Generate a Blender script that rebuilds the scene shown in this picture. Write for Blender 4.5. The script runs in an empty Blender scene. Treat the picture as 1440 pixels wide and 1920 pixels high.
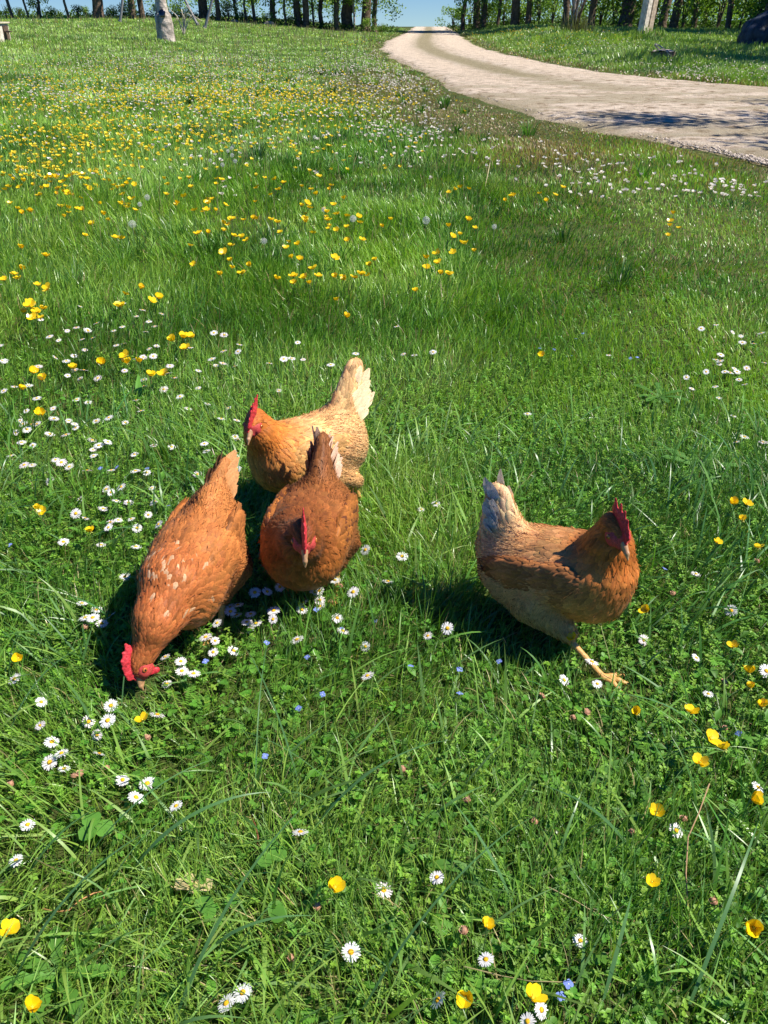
import bpy, math, random
import numpy as np
from mathutils import Vector, Matrix
SC = bpy.context.scene
COL = SC.collection
R = math.radians
rng = np.random.default_rng(7)
random.seed(7)

# ------------------------------------------------------------------ camera
PITCH = 33.1; FPX = 1442.0; CAMH = 1.3
cd = bpy.data.cameras.new('camera'); cam = bpy.data.objects.new('camera', cd); COL.objects.link(cam)
cd.sensor_fit = 'VERTICAL'; cd.sensor_height = 24.0; cd.lens = 24.0 * FPX / 1920.0
cd.clip_start = 0.02; cd.clip_end = 3000
cam.location = (0, 0, CAMH); cam.rotation_euler = (R(90 - PITCH), 0, 0)
SC.camera = cam
# ------------------------------------------------------------------ light
SUN_EL = 54.0
sdir = Vector((0.992, -0.12, 0)).normalized()
sun_vec = Vector((sdir.x * math.cos(R(SUN_EL)), sdir.y * math.cos(R(SUN_EL)), math.sin(R(SUN_EL))))
sl = bpy.data.lights.new('sun', 'SUN'); sl.energy = 5.0; sl.angle = R(0.55); sl.color = (1.0, 0.95, 0.86)
so = bpy.data.objects.new('sun', sl); COL.objects.link(so)
so.rotation_euler = sun_vec.to_track_quat('Z', 'Y').to_euler()
W = bpy.data.worlds.new('World'); SC.world = W; W.use_nodes = True
wn = W.node_tree.nodes; wl = W.node_tree.links
sky = wn.new('ShaderNodeTexSky'); sky.sky_type = 'NISHITA'; sky.sun_disc = False
sky.sun_elevation = R(SUN_EL); sky.sun_rotation = math.atan2(sdir.x, sdir.y)
sky.air_density = 1.0; sky.dust_density = 0.15; sky.ozone_density = 4.0
stc = wn.new('ShaderNodeTexCoord'); sad = wn.new('ShaderNodeVectorMath'); sad.operation = 'ADD'; sad.inputs[1].default_value = (0, 0, 0.075)   # the land falls away beyond the meadow: sky down to below eye level
wl.new(stc.outputs['Generated'], sad.inputs[0]); wl.new(sad.outputs[0], sky.inputs['Vector'])
hsv = wn.new('ShaderNodeHueSaturation'); hsv.inputs['Hue'].default_value = .516; hsv.inputs['Saturation'].default_value = 1.45; hsv.inputs['Value'].default_value = 1.25
wl.new(sky.outputs[0], hsv.inputs['Color']); wl.new(hsv.outputs[0], wn['Background'].inputs['Color']); wn['Background'].inputs['Strength'].default_value = 0.066
SC.view_settings.view_transform = 'Standard'; SC.view_settings.look = 'None'
SC.view_settings.exposure = 0.56; SC.view_settings.gamma = 1.0
SC.cycles.max_bounces = 6; SC.cycles.transparent_max_bounces = 6; SC.cycles.caustics_reflective = False; SC.cycles.caustics_refractive = False

# ------------------------------------------------------------------ helpers
_cp, _sp = math.cos(R(PITCH)), math.sin(R(PITCH))
def at(px, py, z=0.0):
    """world point under a spot of the photograph, at height z"""
    u = (px - 720) / FPX; v = (960 - py) / FPX
    dy = _cp + v * _sp; dz = -_sp + v * _cp
    t = (z - CAMH) / dz
    return Vector((u * t, dy * t, z))
def proj(x, y, z):
    d = y * _cp - (z - CAMH) * _sp; v = y * _sp + (z - CAMH) * _cp
    return 720 + FPX * x / d, 960 - FPX * v / d

def hash2(ix, iy, s):
    h = (ix * 374761393 + iy * 668265263 + s * 1442695041) & 0x7fffffff
    h = ((h ^ (h >> 13)) * 1274126177) & 0x7fffffff
    return ((h ^ (h >> 16)) & 0xffff) / 65535.0
def noise(x, y, f=1.0, s=0):
    x = np.asarray(x, float) * f + 1000; y = np.asarray(y, float) * f + 1000
    ix = np.floor(x).astype(np.int64); iy = np.floor(y).astype(np.int64)
    fx = x - ix; fy = y - iy; fx = fx * fx * (3 - 2 * fx); fy = fy * fy * (3 - 2 * fy)
    a = hash2(ix, iy, s); b = hash2(ix + 1, iy, s); c = hash2(ix, iy + 1, s); d = hash2(ix + 1, iy + 1, s)
    return (a * (1 - fx) + b * fx) * (1 - fy) + (c * (1 - fx) + d * fx) * fy
def fbm(x, y, f=1.0, s=0, o=3):
    t = 0; a = 0.5; n = 0
    for i in range(o):
        t = t + a * noise(x, y, f * 2 ** i, s + i * 17); n += a; a *= 0.5
    return t / n
def sstep(a, b, x):
    t = np.clip((x - a) / (b - a), 0, 1); return t * t * (3 - 2 * t)

XL_Y = [50, 52, 57, 62, 70, 78, 90, 110, 128, 150, 175, 195, 222, 243, 262, 285, 318, 380, 480, 700]
XL_X = [774, 772, 765, 758, 738, 722, 707, 725, 768, 810, 850, 905, 1000, 1100, 1200, 1300, 1440, 1680, 2100, 3400]
XR_Y = [50, 52, 62, 78, 92, 105, 122, 140, 155, 166, 185, 215, 260, 320, 700]
XR_X = [840, 842, 860, 882, 912, 960, 1050, 1150, 1300, 1440, 1750, 2300, 3600, 7000, 90000]
def track_xy(x, y):
    """signed: >0 inside the track, in metres (about)"""
    px, py = proj(x, y, 0.0)
    xl = np.interp(py, XL_Y, XL_X); xr = np.interp(py, XR_Y, XR_X)
    d = y * _cp + CAMH * _sp
    return np.minimum(px - xl, xr - px) * d / FPX, px, py
def hgt(x, y):
    x = np.asarray(x, float); y = np.asarray(y, float)
    z = (fbm(x, y, 0.7, 3, 2) - 0.5) * 0.05 * sstep(0.5, 3, y)
    t, px, py = track_xy(np.asarray(x), np.maximum(y, 0.8))
    off = sstep(-3.0, 0.0, t)          # 1 on the track
    z = z * (1 - off)
    z = z + 0.85 * sstep(26, 62, y) * sstep(1, -15, x)
    z = z + 0.45 * sstep(15, 42, y) * sstep(0.5, 7, x - (0.05 * y))*(1-off)
    z = z - np.where(y > 78, .00035 * np.minimum(y - 78, 90) ** 2 + .063 * np.maximum(y - 168, 0), 0)
    return z

def mesh_from(name, co, faces_flat, loop_tot, mat, colors=None, smooth=True, uv=None):
    me = bpy.data.meshes.new(name)
    nv = len(co); nf = len(loop_tot)
    me.vertices.add(nv); me.vertices.foreach_set('co', np.ascontiguousarray(co, np.float32).ravel())
    me.loops.add(len(faces_flat)); me.loops.foreach_set('vertex_index', np.ascontiguousarray(faces_flat, np.int32))
    me.polygons.add(nf)
    st = np.zeros(nf, np.int32); st[1:] = np.cumsum(loop_tot)[:-1]
    me.polygons.foreach_set('loop_start', st); me.polygons.foreach_set('loop_total', np.asarray(loop_tot, np.int32))
    if smooth: me.polygons.foreach_set('use_smooth', np.ones(nf, bool))
    if colors is not None:
        a = me.color_attributes.new('Col', 'FLOAT_COLOR', 'POINT')
        c = np.ones((nv, 4), np.float32); c[:, :3] = colors; a.data.foreach_set('color', c.ravel())
    if uv is not None:
        a = me.attributes.new('fuv', 'FLOAT2', 'POINT'); a.data.foreach_set('vector', np.ascontiguousarray(uv, np.float32).ravel())
    me.update(calc_edges=True)
    if mat is not None:
        for m in (mat if isinstance(mat, (list, tuple)) else [mat]): me.materials.append(m)
    return me
def link(name, me, parent=None):
    o = bpy.data.objects.new(name, me); COL.objects.link(o)
    if parent is not None: o.parent = parent
    return o
def tag(o, label=None, cat=None, group=None, kind=None):
    if label: o['label'] = label
    if cat: o['category'] = cat
    if group: o['group'] = group
    if kind: o['kind'] = kind
    return o
def empty(name, loc=(0, 0, 0), rz=0.0, sc=1.0):
    o = bpy.data.objects.new(name, None); COL.objects.link(o); o.location = loc; o.rotation_euler = (0, 0, rz); o.scale = (sc,) * 3
    o.empty_display_size = 0.05
    return o
def quads(n_items, nu, nv, base=0):
    """grid faces for n_items patches each nu x nv verts"""
    i, j = np.meshgrid(np.arange(nu - 1), np.arange(nv - 1), indexing='ij')
    a = (i * nv + j).ravel()
    f = np.stack([a, a + 1, a + nv + 1, a + nv], 1)
    f = f[None] + (np.arange(n_items) * nu * nv)[:, None, None] + base
    return f.reshape(-1, 4)

# ------------------------------------------------------------------ materials
def newmat(name):
    m = bpy.data.materials.new(name); m.use_nodes = True
    return m, m.node_tree.nodes, m.node_tree.links, m.node_tree.nodes['Principled BSDF']
def leafy(name, rough=0.45, trans=0.35, spec=0.4, tint=(1.25, 1.35, 0.5), attr='Col'):
    m, n, l, b = newmat(name)
    a = n.new('ShaderNodeAttribute'); a.attribute_name = attr
    b.inputs['Roughness'].default_value = rough; b.inputs['Specular IOR Level'].default_value = spec
    l.new(a.outputs['Color'], b.inputs['Base Color'])
    t = n.new('ShaderNodeBsdfTranslucent')
    mx = n.new('ShaderNodeMix'); mx.data_type = 'RGBA'; mx.blend_type = 'MULTIPLY'; mx.inputs[0].default_value = 1
    mx.inputs[7].default_value = (*tint, 1); l.new(a.outputs['Color'], mx.inputs[6]); l.new(mx.outputs[2], t.inputs['Color'])
    ms = n.new('ShaderNodeMixShader'); ms.inputs[0].default_value = trans
    l.new(b.outputs[0], ms.inputs[1]); l.new(t.outputs[0], ms.inputs[2])
    l.new(ms.outputs[0], n['Material Output'].inputs['Surface'])
    return m
def plain(name, col, rough=0.6, spec=0.3, noise_amt=0.25, scale=40.0, bump=0.0, coords='Object', sss=0.0):
    m, n, l, b = newmat(name)
    tc = n.new('ShaderNodeTexCoord'); nz = n.new('ShaderNodeTexNoise'); nz.inputs['Scale'].default_value = scale; nz.inputs['Detail'].default_value = 6
    l.new(tc.outputs[coords], nz.inputs['Vector'])
    mr = n.new('ShaderNodeMapRange'); mr.inputs[1].default_value = 0.3; mr.inputs[2].default_value = 0.7
    mr.inputs[3].default_value = 1 - noise_amt; mr.inputs[4].default_value = 1 + noise_amt
    l.new(nz.outputs[0], mr.inputs[0])
    vm = n.new('ShaderNodeVectorMath'); vm.operation = 'SCALE'; vm.inputs[0].default_value = col[:3]; l.new(mr.outputs[0], vm.inputs['Scale'])
    l.new(vm.outputs[0], b.inputs['Base Color'])
    b.inputs['Roughness'].default_value = rough; b.inputs['Specular IOR Level'].default_value = spec
    if sss:
        b.inputs['Subsurface Weight'].default_value = sss; b.inputs['Subsurface Radius'].default_value = (0.01, 0.003, 0.002); b.inputs['Subsurface Scale'].default_value = 0.3
    if bump:
        bp = n.new('ShaderNodeBump'); bp.inputs['Strength'].default_value = bump; bp.inputs['Distance'].default_value = 0.5 / scale
        l.new(nz.outputs[0], bp.inputs['Height']); l.new(bp.outputs[0], b.inputs['Normal'])
    return m
def colmat(name, rough=0.6, spec=0.3):
    m, n, l, b = newmat(name)
    a = n.new('ShaderNodeAttribute'); a.attribute_name = 'Col'; l.new(a.outputs['Color'], b.inputs['Base Color'])
    b.inputs['Roughness'].default_value = rough; b.inputs['Specular IOR Level'].default_value = spec
    return m
M_grass = leafy('grass_blade', 0.36, 0.30, 0.55)
M_leaf = leafy('herb_leaf', 0.5, 0.3, 0.35)
M_petalw = leafy('white_petal', 0.6, 0.25, 0.2, (1, 1, 1))
M_petaly = leafy('yellow_petal', 0.22, 0.25, 0.5, (1, 0.95, 0.6))
M_fluffm = leafy('seed_fluff', 0.8, 0.4, 0.1, (1, 1, 1))

def feather_mat(thin_=0):
    m, n, l, b = newmat('feather')
    a = n.new('ShaderNodeAttribute'); a.attribute_name = 'Col'
    u = n.new('ShaderNodeAttribute'); u.attribute_name = 'fuv'
    sp = n.new('ShaderNodeSeparateXYZ'); l.new(u.outputs['Vector'], sp.inputs[0])
    ab = n.new('ShaderNodeMath'); ab.operation = 'ABSOLUTE'; l.new(sp.outputs['X'], ab.inputs[0])
    # barbs: chevrons running out from the shaft
    m1 = n.new('ShaderNodeMath'); m1.operation = 'MULTIPLY'; m1.inputs[1].default_value = 0.55; l.new(ab.outputs[0], m1.inputs[0])
    m2 = n.new('ShaderNodeMath'); m2.operation = 'SUBTRACT'; l.new(sp.outputs['Y'], m2.inputs[0]); l.new(m1.outputs[0], m2.inputs[1])
    m3 = n.new('ShaderNodeMath'); m3.operation = 'MULTIPLY'; m3.inputs[1].default_value = 60; l.new(m2.outputs[0], m3.inputs[0])
    sn = n.new('ShaderNodeMath'); sn.operation = 'SINE'; l.new(m3.outputs[0], sn.inputs[0])
    tc = n.new('ShaderNodeTexCoord'); nz = n.new('ShaderNodeTexNoise'); nz.inputs['Scale'].default_value = 260; nz.inputs['Detail'].default_value = 3
    l.new(tc.outputs['Object'], nz.inputs['Vector'])
    f1 = n.new('ShaderNodeMapRange'); f1.inputs[1].default_value = -1; f1.inputs[2].default_value = 1; f1.inputs[3].default_value = 0.86; f1.inputs[4].default_value = 1.08; l.new(sn.outputs[0], f1.inputs[0])
    f2 = n.new('ShaderNodeMapRange'); f2.inputs[1].default_value = 0.3; f2.inputs[2].default_value = 0.7; f2.inputs[3].default_value = 0.8; f2.inputs[4].default_value = 1.18; l.new(nz.outputs[0], f2.inputs[0])
    mm = n.new('ShaderNodeMath'); mm.operation = 'MULTIPLY'; l.new(f1.outputs[0], mm.inputs[0]); l.new(f2.outputs[0], mm.inputs[1])
    vs = n.new('ShaderNodeVectorMath'); vs.operation = 'SCALE'; l.new(a.outputs['Color'], vs.inputs[0]); l.new(mm.outputs[0], vs.inputs['Scale'])
    l.new(vs.outputs[0], b.inputs['Base Color'])
    b.inputs['Roughness'].default_value = 0.55; b.inputs['Specular IOR Level'].default_value = 0.2
    b.inputs['Sheen Weight'].default_value = 0.02
    t = n.new('ShaderNodeBsdfTranslucent'); l.new(vs.outputs[0], t.inputs['Color'])
    ms = n.new('ShaderNodeMixShader'); ms.inputs[0].default_value = 0.12
    l.new(b.outputs[0], ms.inputs[1]); l.new(t.outputs[0], ms.inputs[2]); l.new(ms.outputs[0], n['Material Output'].inputs['Surface'])
    if thin_: ms.inputs[0].default_value = thin_
    return m
M_feather = feather_mat()
M_tail = feather_mat(.22)
M_skin = colmat('hen_skin', 0.8, 0.1)
M_comb = plain('comb_red', (0.56, 0.035, 0.045), 0.5, 0.35, 0.4, 170, 0.9, sss=0.15)
M_face = plain('face_red', (0.50, 0.06, 0.05), 0.6, 0.3, 0.35, 400, 0.6)
M_beak = plain('beak_horn', (0.46, 0.25, 0.12), 0.35, 0.5, 0.25, 120)
M_shank = plain('shank_yellow', (0.62, 0.34, 0.10), 0.5, 0.4, 0.22, 220, 0.5)
M_claw = plain('claw_horn', (0.45, 0.30, 0.17), 0.4, 0.5, 0.2, 200)
M_iris = plain('iris_amber', (0.45, 0.13, 0.02), 0.1, 0.8, 0.1, 400)
M_pupil = plain('pupil_black', (0.004, 0.004, 0.004), 0.05, 0.9, 0.0, 400)
M_lobe = plain('earlobe', (0.62, 0.42, 0.30), 0.6, 0.3, 0.2, 300)

# ------------------------------------------------------------------ SDF modelling (smooth bodies)
def V(*a): return np.array(a, float)
def _rot(fwd, up=(0, 0, 1)):
    f = np.array(fwd, float); f /= np.linalg.norm(f); u = np.array(up, float); s = np.cross(u, f); s /= np.linalg.norm(s); u = np.cross(f, s)
    return np.stack([f, s, u], 0)
class El:      # ellipsoid
    def __init__(s, c, r, fwd=(1, 0, 0), up=(0, 0, 1)): s.c = np.array(c, float); s.r = np.array(r, float); s.M = _rot(fwd, up)
    def d(s, P):
        q = (P - s.c) @ s.M.T; k0 = np.linalg.norm(q / s.r, axis=1); k1 = np.linalg.norm(q / s.r ** 2, axis=1)
        return k0 * (k0 - 1) / np.maximum(k1, 1e-6)
class Co:      # capsule with two radii, may be flattened sideways
    def __init__(s, a, b, ra, rb, flat=1.0, side=(0, 1, 0)): s.a = np.array(a, float); s.b = np.array(b, float); s.ra = ra; s.rb = rb; s.flat = flat; s.side = np.array(side, float) / np.linalg.norm(side)
    def d(s, P):
        ba = s.b - s.a; pa = P - s.a; h = np.clip(pa @ ba / (ba @ ba), 0, 1); q = pa - h[:, None] * ba
        if s.flat != 1.0:
            w = q @ s.side; q = q + (w * (1 / s.flat - 1))[:, None] * s.side
            return (np.linalg.norm(q, axis=1) - (s.ra + (s.rb - s.ra) * h)) * (0.5 + 0.5 * s.flat)
        return np.linalg.norm(q, axis=1) - (s.ra + (s.rb - s.ra) * h)
def sdf(prims, k):
    def f(P):
        d = prims[0].d(P)
        for p in prims[1:]:
            e = p.d(P); h = np.clip(0.5 + 0.5 * (e - d) / k, 0, 1); d = e * (1 - h) + d * h - k * h * (1 - h)
        return d
    return f
def grad(f, P, e=0.0008):
    g = np.stack([f(P + V(e, 0, 0)) - f(P - V(e, 0, 0)), f(P + V(0, e, 0)) - f(P - V(0, e, 0)), f(P + V(0, 0, e)) - f(P - V(0, 0, e))], 1)
    return g / np.maximum(np.linalg.norm(g, axis=1, keepdims=True), 1e-9)
def surf(f, lo, hi, h):
    lo = np.array(lo, float); hi = np.array(hi, float); n = np.ceil((hi - lo) / h).astype(int) + 1
    ax = [lo[i] + h * np.arange(n[i]) for i in range(3)]
    G = np.stack(np.meshgrid(*ax, indexing='ij'), -1).reshape(-1, 3)
    D = np.concatenate([f(G[i:i + 200000]) for i in range(0, len(G), 200000)]).reshape(n)
    S = D < 0; c = n - 1
    acc = np.zeros((*c, 3)); cnt = np.zeros(c)
    idx = np.stack(np.meshgrid(*[np.arange(c[i]) for i in range(3)], indexing='ij'), -1)
    cor = [(a, b, d) for a in (0, 1) for b in (0, 1) for d in (0, 1)]
    for a in cor:
        for k in range(3):
            if a[k]: continue
            b = list(a); b[k] = 1
            da = D[a[0]:a[0] + c[0], a[1]:a[1] + c[1], a[2]:a[2] + c[2]]; db = D[b[0]:b[0] + c[0], b[1]:b[1] + c[1], b[2]:b[2] + c[2]]
            m = (da < 0) != (db < 0); t = np.where(m, da / np.where(m, da - db, 1), 0)
            o = np.array(a, float)[None, None, None] + np.zeros((*c, 3)); o[..., k] += t
            acc += o * m[..., None]; cnt += m
    act = cnt > 0; vid = -np.ones(c, int); vid[act] = np.arange(act.sum())
    P = (idx[act] + acc[act] / cnt[act][:, None]) * h + lo
    F = []
    for k in range(3):
        u, v = [(1, 2), (2, 0), (0, 1)][k]
        sl0 = [slice(1, c[0]), slice(1, c[1]), slice(1, c[2])]; sl0[k] = slice(0, c[k])
        a = S[tuple(sl0)]; sl1 = list(sl0); sl1[k] = slice(1, c[k] + 1); b = S[tuple(sl1)]
        m = a != b
        I = np.argwhere(m); off = np.array([1, 1, 1]); off[k] = 0; I = I + off
        eu = np.zeros(3, int); eu[u] = 1; ev = np.zeros(3, int); ev[v] = 1
        q = np.stack([vid[tuple((I - eu - ev).T)], vid[tuple((I - ev).T)], vid[tuple(I.T)], vid[tuple((I - eu).T)]], 1)
        inside_first = a[m]; q = np.where(inside_first[:, None], q, q[:, ::-1])
        F.append(q)
    F = np.concatenate(F)
    for _ in range(2):
        P = P - 0.9 * (f(P))[:, None] * grad(f, P, h * 0.2)
    return P, F
def sdf_obj(name, prims, k, h, mat, parent, pad=0.02, colors=None):
    f = sdf(prims, k)
    lo = np.min([np.minimum(p.c - p.r.max(), 9) if isinstance(p, El) else np.minimum(p.a - p.ra, p.b - p.rb) for p in prims], 0) - pad
    hi = np.max([p.c + p.r.max() if isinstance(p, El) else np.maximum(p.a + p.ra, p.b + p.rb) for p in prims], 0) + pad
    P, F = surf(f, lo, hi, h)
    me = mesh_from(name, P, F.ravel(), np.full(len(F), 4), mat, None if colors is None else np.tile(colors, (len(P), 1)))
    return link(name, me, parent), P, F, f

def sample_surface(P, F, n, w=None):
    a, b, c, d = (P[F[:, i]] for i in range(4))
    ar = 0.5 * np.linalg.norm(np.cross(c - a, d - b), axis=1)
    if w is not None: ar = ar * w(0.25 * (a + b + c + d))
    i = rng.choice(len(F), n, p=ar / ar.sum()); u = rng.random((n, 1)); v = rng.random((n, 1))
    return (a[i] * (1 - u) + b[i] * u) * (1 - v) + (d[i] * (1 - u) + c[i] * u) * v
def thin(P, r):
    """drop points closer than r (per point) to an earlier one"""
    cell = {}; keep = []; g = r.min() if len(r) else 1
    g = max(g, 1e-4); K = np.floor(P / g).astype(int)
    for i in range(len(P)):
        k = K[i]; s = int(math.ceil(r[i] / g)); ok = True
        for dx in range(-s, s + 1):
            for dy in range(-s, s + 1):
                for dz in range(-s, s + 1):
                    for j in cell.get((k[0] + dx, k[1] + dy, k[2] + dz), ()):
                        q = P[j] - P[i]
                        if q @ q < r[i] * r[i]: ok = False; break
                    if not ok: break
                if not ok: break
            if not ok: break
        if ok: cell.setdefault(tuple(k), []).append(i); keep.append(i)
    return np.array(keep)

def feathers(f, roots, dirs, L, Wd, colr, name, parent, lift0=0.0006, lift1=0.0021, tipmul=1.12, cup=0.10, mat=None, jitter=0.07, nu=5, extra=None, edge=0.12, frayed=0.0, curl=None, soft=.30):
    """a coat of overlapping feathers that follow the surface f"""
    n = len(roots)
    N = grad(f, roots)
    d = dirs + rng.normal(0, jitter, dirs.shape); d = d - (d * N).sum(1, keepdims=True) * N; d /= np.maximum(np.linalg.norm(d, axis=1, keepdims=True), 1e-6)
    s = np.cross(N, d)
    ts = np.linspace(0, 1, nu); prof = np.interp(ts, [0, .15, .45, .75, .92, 1], [.45, .8, 1, .95, .74, .30])
    us = np.array([-1, 0, 1.0])
    T, U = np.meshgrid(ts, us, indexing='ij')
    PW = np.repeat(prof[:, None], 3, 1) * U
    pos = roots[:, None, None] + d[:, None, None] * (T[None, ..., None] * L[:, None, None, None]) + s[:, None, None] * (PW[None, ..., None] * Wd[:, None, None, None] * 0.5)
    sh = pos.shape; Q = pos.reshape(-1, 3)
    zj = rng.random(n) * 0.0009
    off = lift0 + (lift1 * (0.6 + 0.8 * rng.random(n)))[:, None, None] * T[None] ** 1.3 - cup * np.abs(U)[None] * Wd[:, None, None] * 0.5 + zj[:, None, None]
    if curl is not None: off = off + curl[:, None, None] * T[None] ** 2
    off = np.maximum(off, 0.0002).reshape(-1)
    for _ in range(2):
        g = grad(f, Q); Q = Q - ((f(Q) - off)[:, None]) * g
    c = colr[:, None, None, :] * (1 + (tipmul - 1) * T[None, ..., None] ** 2) * (1 + edge * (np.abs(U)[None, ..., None] - 0.5))
    c = c * (1 + rng.normal(0, 0.02, sh[:3])[..., None])
    uv = np.stack(np.broadcast_arrays(U[None] * 0.5, T[None] + np.zeros((n, 1, 1))), -1).reshape(-1, 2)
    F = quads(n, nu, 3)
    if frayed: Q = Q + rng.normal(0, frayed, Q.shape) * (T[None].repeat(n, 0).reshape(-1, 1))
    if extra is not None: return Q, np.clip(c.reshape(-1, 3), 0, 0.95), uv, F
    gN = grad(f, Q).reshape(sh)
    gN = gN + s[:, None, None] * (U[None, ..., None] * soft) + (d[:, None, None] * (T[None, ..., None] - .35)) * soft * .9 + rng.normal(0, .05, (n, 1, 1, 3))
    gN = gN.reshape(-1, 3); gN /= np.linalg.norm(gN, axis=1, keepdims=True)
    F = orient(F, Q, gN); me = mesh_from(name, Q, F.ravel(), np.full(len(F), 4), mat or M_feather, np.clip(c.reshape(-1, 3), 0, 0.95), True, uv)
    me.normals_split_custom_set_from_vertices(gN)      # vanes of a feather blend into their neighbours
    return link(name, me, parent)

def orient(F, Q, N):
    a, b, c, d = (Q[F[:, i]] for i in range(4)); g = np.cross(c - a, d - b); m = (g * N[F].mean(1)).sum(1) < 0
    return np.where(m[:, None], F[:, ::-1], F)
def zhead(prims):
    return [i for i, p in enumerate(prims) if p[2] == 'head'][0]
def make_hen(label, loc, heading, scale, pose, pal):
    root = empty('hen', loc, math.atan2(heading[1], heading[0]), scale)
    tag(root, label, 'hen', 'four brown hens foraging in the meadow')
    g = lambda k, d: pose.get(k, d)
    wd = g('width', 1.0)
    bf = np.array(g('body_fwd', (1, 0, 0.12))); bc = V(*g('body', (0, 0, .205)))
    bf = bf / np.linalg.norm(bf)
    # (primitive, flow direction of feathers, zone)
    side = lambda s: V(0, s, 0)
    upb = np.cross(bf, V(0, 1, 0)) * 1.0; upb = upb / np.linalg.norm(upb); upb = upb if upb[2] > 0 else -upb
    B = lambda a, b, c: bc + bf * a + V(0, 1, 0) * b + upb * c
    prims = []; 
    def add(p, flow, zone): prims.append((p, np.array(flow, float) / np.linalg.norm(flow), zone))
    add(El(B(0, 0, 0), (.138, .088 * wd, .082), bf), -bf - V(0, 0, .15), 'back')
    add(El(B(.075, 0, -.02), (.075, .078 * wd, .082), bf), -bf * .5 - V(0, 0, 1) , 'breast')
    add(El(B(-.10, 0, -.005), (.085 * g('rump', 1), .078 * wd * g('slim', 1.0) * g('rump', 1), .082 * g('rump', 1)), bf), -bf - V(0, 0, .3), 'rump')
    add(El(B(-.05, 0, -.055), (.10, .072 * wd, .055), bf), -bf - V(0, 0, .2), 'belly')
    tb = B(-.13, 0, .045); tt = V(*g('tail', (-.235, 0, .335)))
    td = (tt - tb) / np.linalg.norm(tt - tb)
    add(Co(tb, tb + (tt - tb) * g('tail_fluff', .70), .062 * g('tail_w', 1), .028 * g('tail_w', 1), .60), td, 'saddle')
    neck = [B(.095, 0, .03)] + [V(*p) for p in g('neck', [(.155, 0, .285), (.160, 0, .335)])]
    _h0 = neck[-1].copy()
    rad = g('neck_r', [.066, .040, .0225])
    for i in range(len(neck) - 1):
        add(Co(neck[i], neck[i + 1], rad[i], rad[i + 1]), neck[i] - neck[i + 1], 'hackle')
    hl = np.linalg.norm(heading); cx, cy = heading[0] / hl, heading[1] / hl
    W2L = lambda v: V(v[0] * cx + v[1] * cy, -v[0] * cy + v[1] * cx, v[2])
    hc = _h0; hd = W2L(g('look', (1, 0, -.15))); hd = hd / np.linalg.norm(hd)
    hup = W2L(g('head_up', (0, 0, 1))); hR = _rot(hd, hup); hf, hs, hu = hR
    HS = g('head_scale', 1.18)
    H = lambda a, b, c: hc + (hf * a + hs * b + hu * c) * HS
    add(El(H(.010, 0, .003), (.029 * HS, .0165 * HS, .0195 * HS), hf, hu), -hf - hu * .2, 'head')
    for s in (1, -1):
        fo = V(*g('footL' if s > 0 else 'footR', (.01 + .02 * s, .05 * s, 0)))
        th = B(-.035, .048 * s * wd, -.06); hock = V(*g('hockL' if s > 0 else 'hockR', (fo[0] - .035, fo[1], fo[2] + .085)))
        add(Co(th, hock + V(0, 0, .012), .050, .0165), hock - th + V(-.02, 0, 0), 'thigh')
        pose.setdefault('_legs', []).append((hock, fo, s))
    PR = [p[0] for p in prims]; hi_ = zhead(prims); f0 = sdf([p for i, p in enumerate(PR) if i != hi_], .028); f1 = PR[hi_].d
    def f(P):
        d = f0(P); e = f1(P); k = .010; h = np.clip(0.5 + 0.5 * (e - d) / k, 0, 1); return e * (1 - h) + d * h - k * h * (1 - h)
    lo = np.array([-.34, -.19, -.02]); hi = np.array([.42, .19, .47])
    hi[0] = max(hi[0], hc[0] + .08); lo[2] = min(lo[2], hc[2] - .06); lo[1] = min(lo[1], hc[1] - .06); hi[1] = max(hi[1], hc[1] + .06)
    P, F = surf(f, lo, hi, .0055)
    # colours by zone
    def zone_w(Q, k=90):
        D = np.stack([p.d(Q) for p in PR], 1); w = np.exp(-k * (D - D.min(1, keepdims=True))); return w / w.sum(1, keepdims=True)
    zc = np.array([pal[p[2]] for p in prims]); fl = np.array([p[1] for p in prims]); zl = [p[2] for p in prims]
    wv = zone_w(P); me = mesh_from('body', P, F.ravel(), np.full(len(F), 4), M_skin, wv @ zc * 0.8)
    link('body', me, root)
    # ---- plumage
    LEN = {'back': .040, 'breast': .032, 'rump': .040, 'belly': .034, 'saddle': .046, 'hackle': .028, 'head': .008, 'thigh': .024}
    WID = {'back': .026, 'breast': .022, 'rump': .024, 'belly': .019, 'saddle': .017, 'hackle': .0095, 'head': .0042, 'thigh': .015}
    SP = {'back': .0118, 'breast': .0098, 'rump': .0108, 'belly': .0100, 'saddle': .0090, 'hackle': .0052, 'head': .0026, 'thigh': .0076}
    zi = lambda T_: np.array([T_[z] for z in zl])
    S = np.concatenate([sample_surface(P, F, 24000), sample_surface(P, F, 9000, lambda Q: (np.linalg.norm(Q - hc, axis=1) < .06) * 1.0 + 1e-9)])
    # keep the face bare
    rel = S - hc
    a_, b_, c_ = rel @ hf, rel @ hs, rel @ hu
    bare = (a_ > .010 * HS) & (np.abs(b_) > .004) & (c_ < .013 * HS) & (np.linalg.norm(rel, axis=1) < .034 * HS) & (c_ > -.02)
    S = S[~bare & (S[:, 2] > -0.01)]
    w = zone_w(S); r = w @ zi(SP)
    k = thin(S, r); S = S[k]; w = w[k]
    L = (w @ zi(LEN)) * (0.8 + 0.4 * rng.random(len(S))); Wd = (w @ zi(WID)) * (0.85 + 0.3 * rng.random(len(S)))
    dr = w @ fl
    col = w @ zc
    nzv = fbm(S[:, 0] * 9 + loc[0] * 50, S[:, 2] * 9 + S[:, 1] * 14, 2.2, 5, 3)
    lum = 1 + (nzv - .5) * .7 + rng.normal(0, .14, len(S))
    hue = 1 + rng.normal(0, .025, (len(S), 3))
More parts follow.
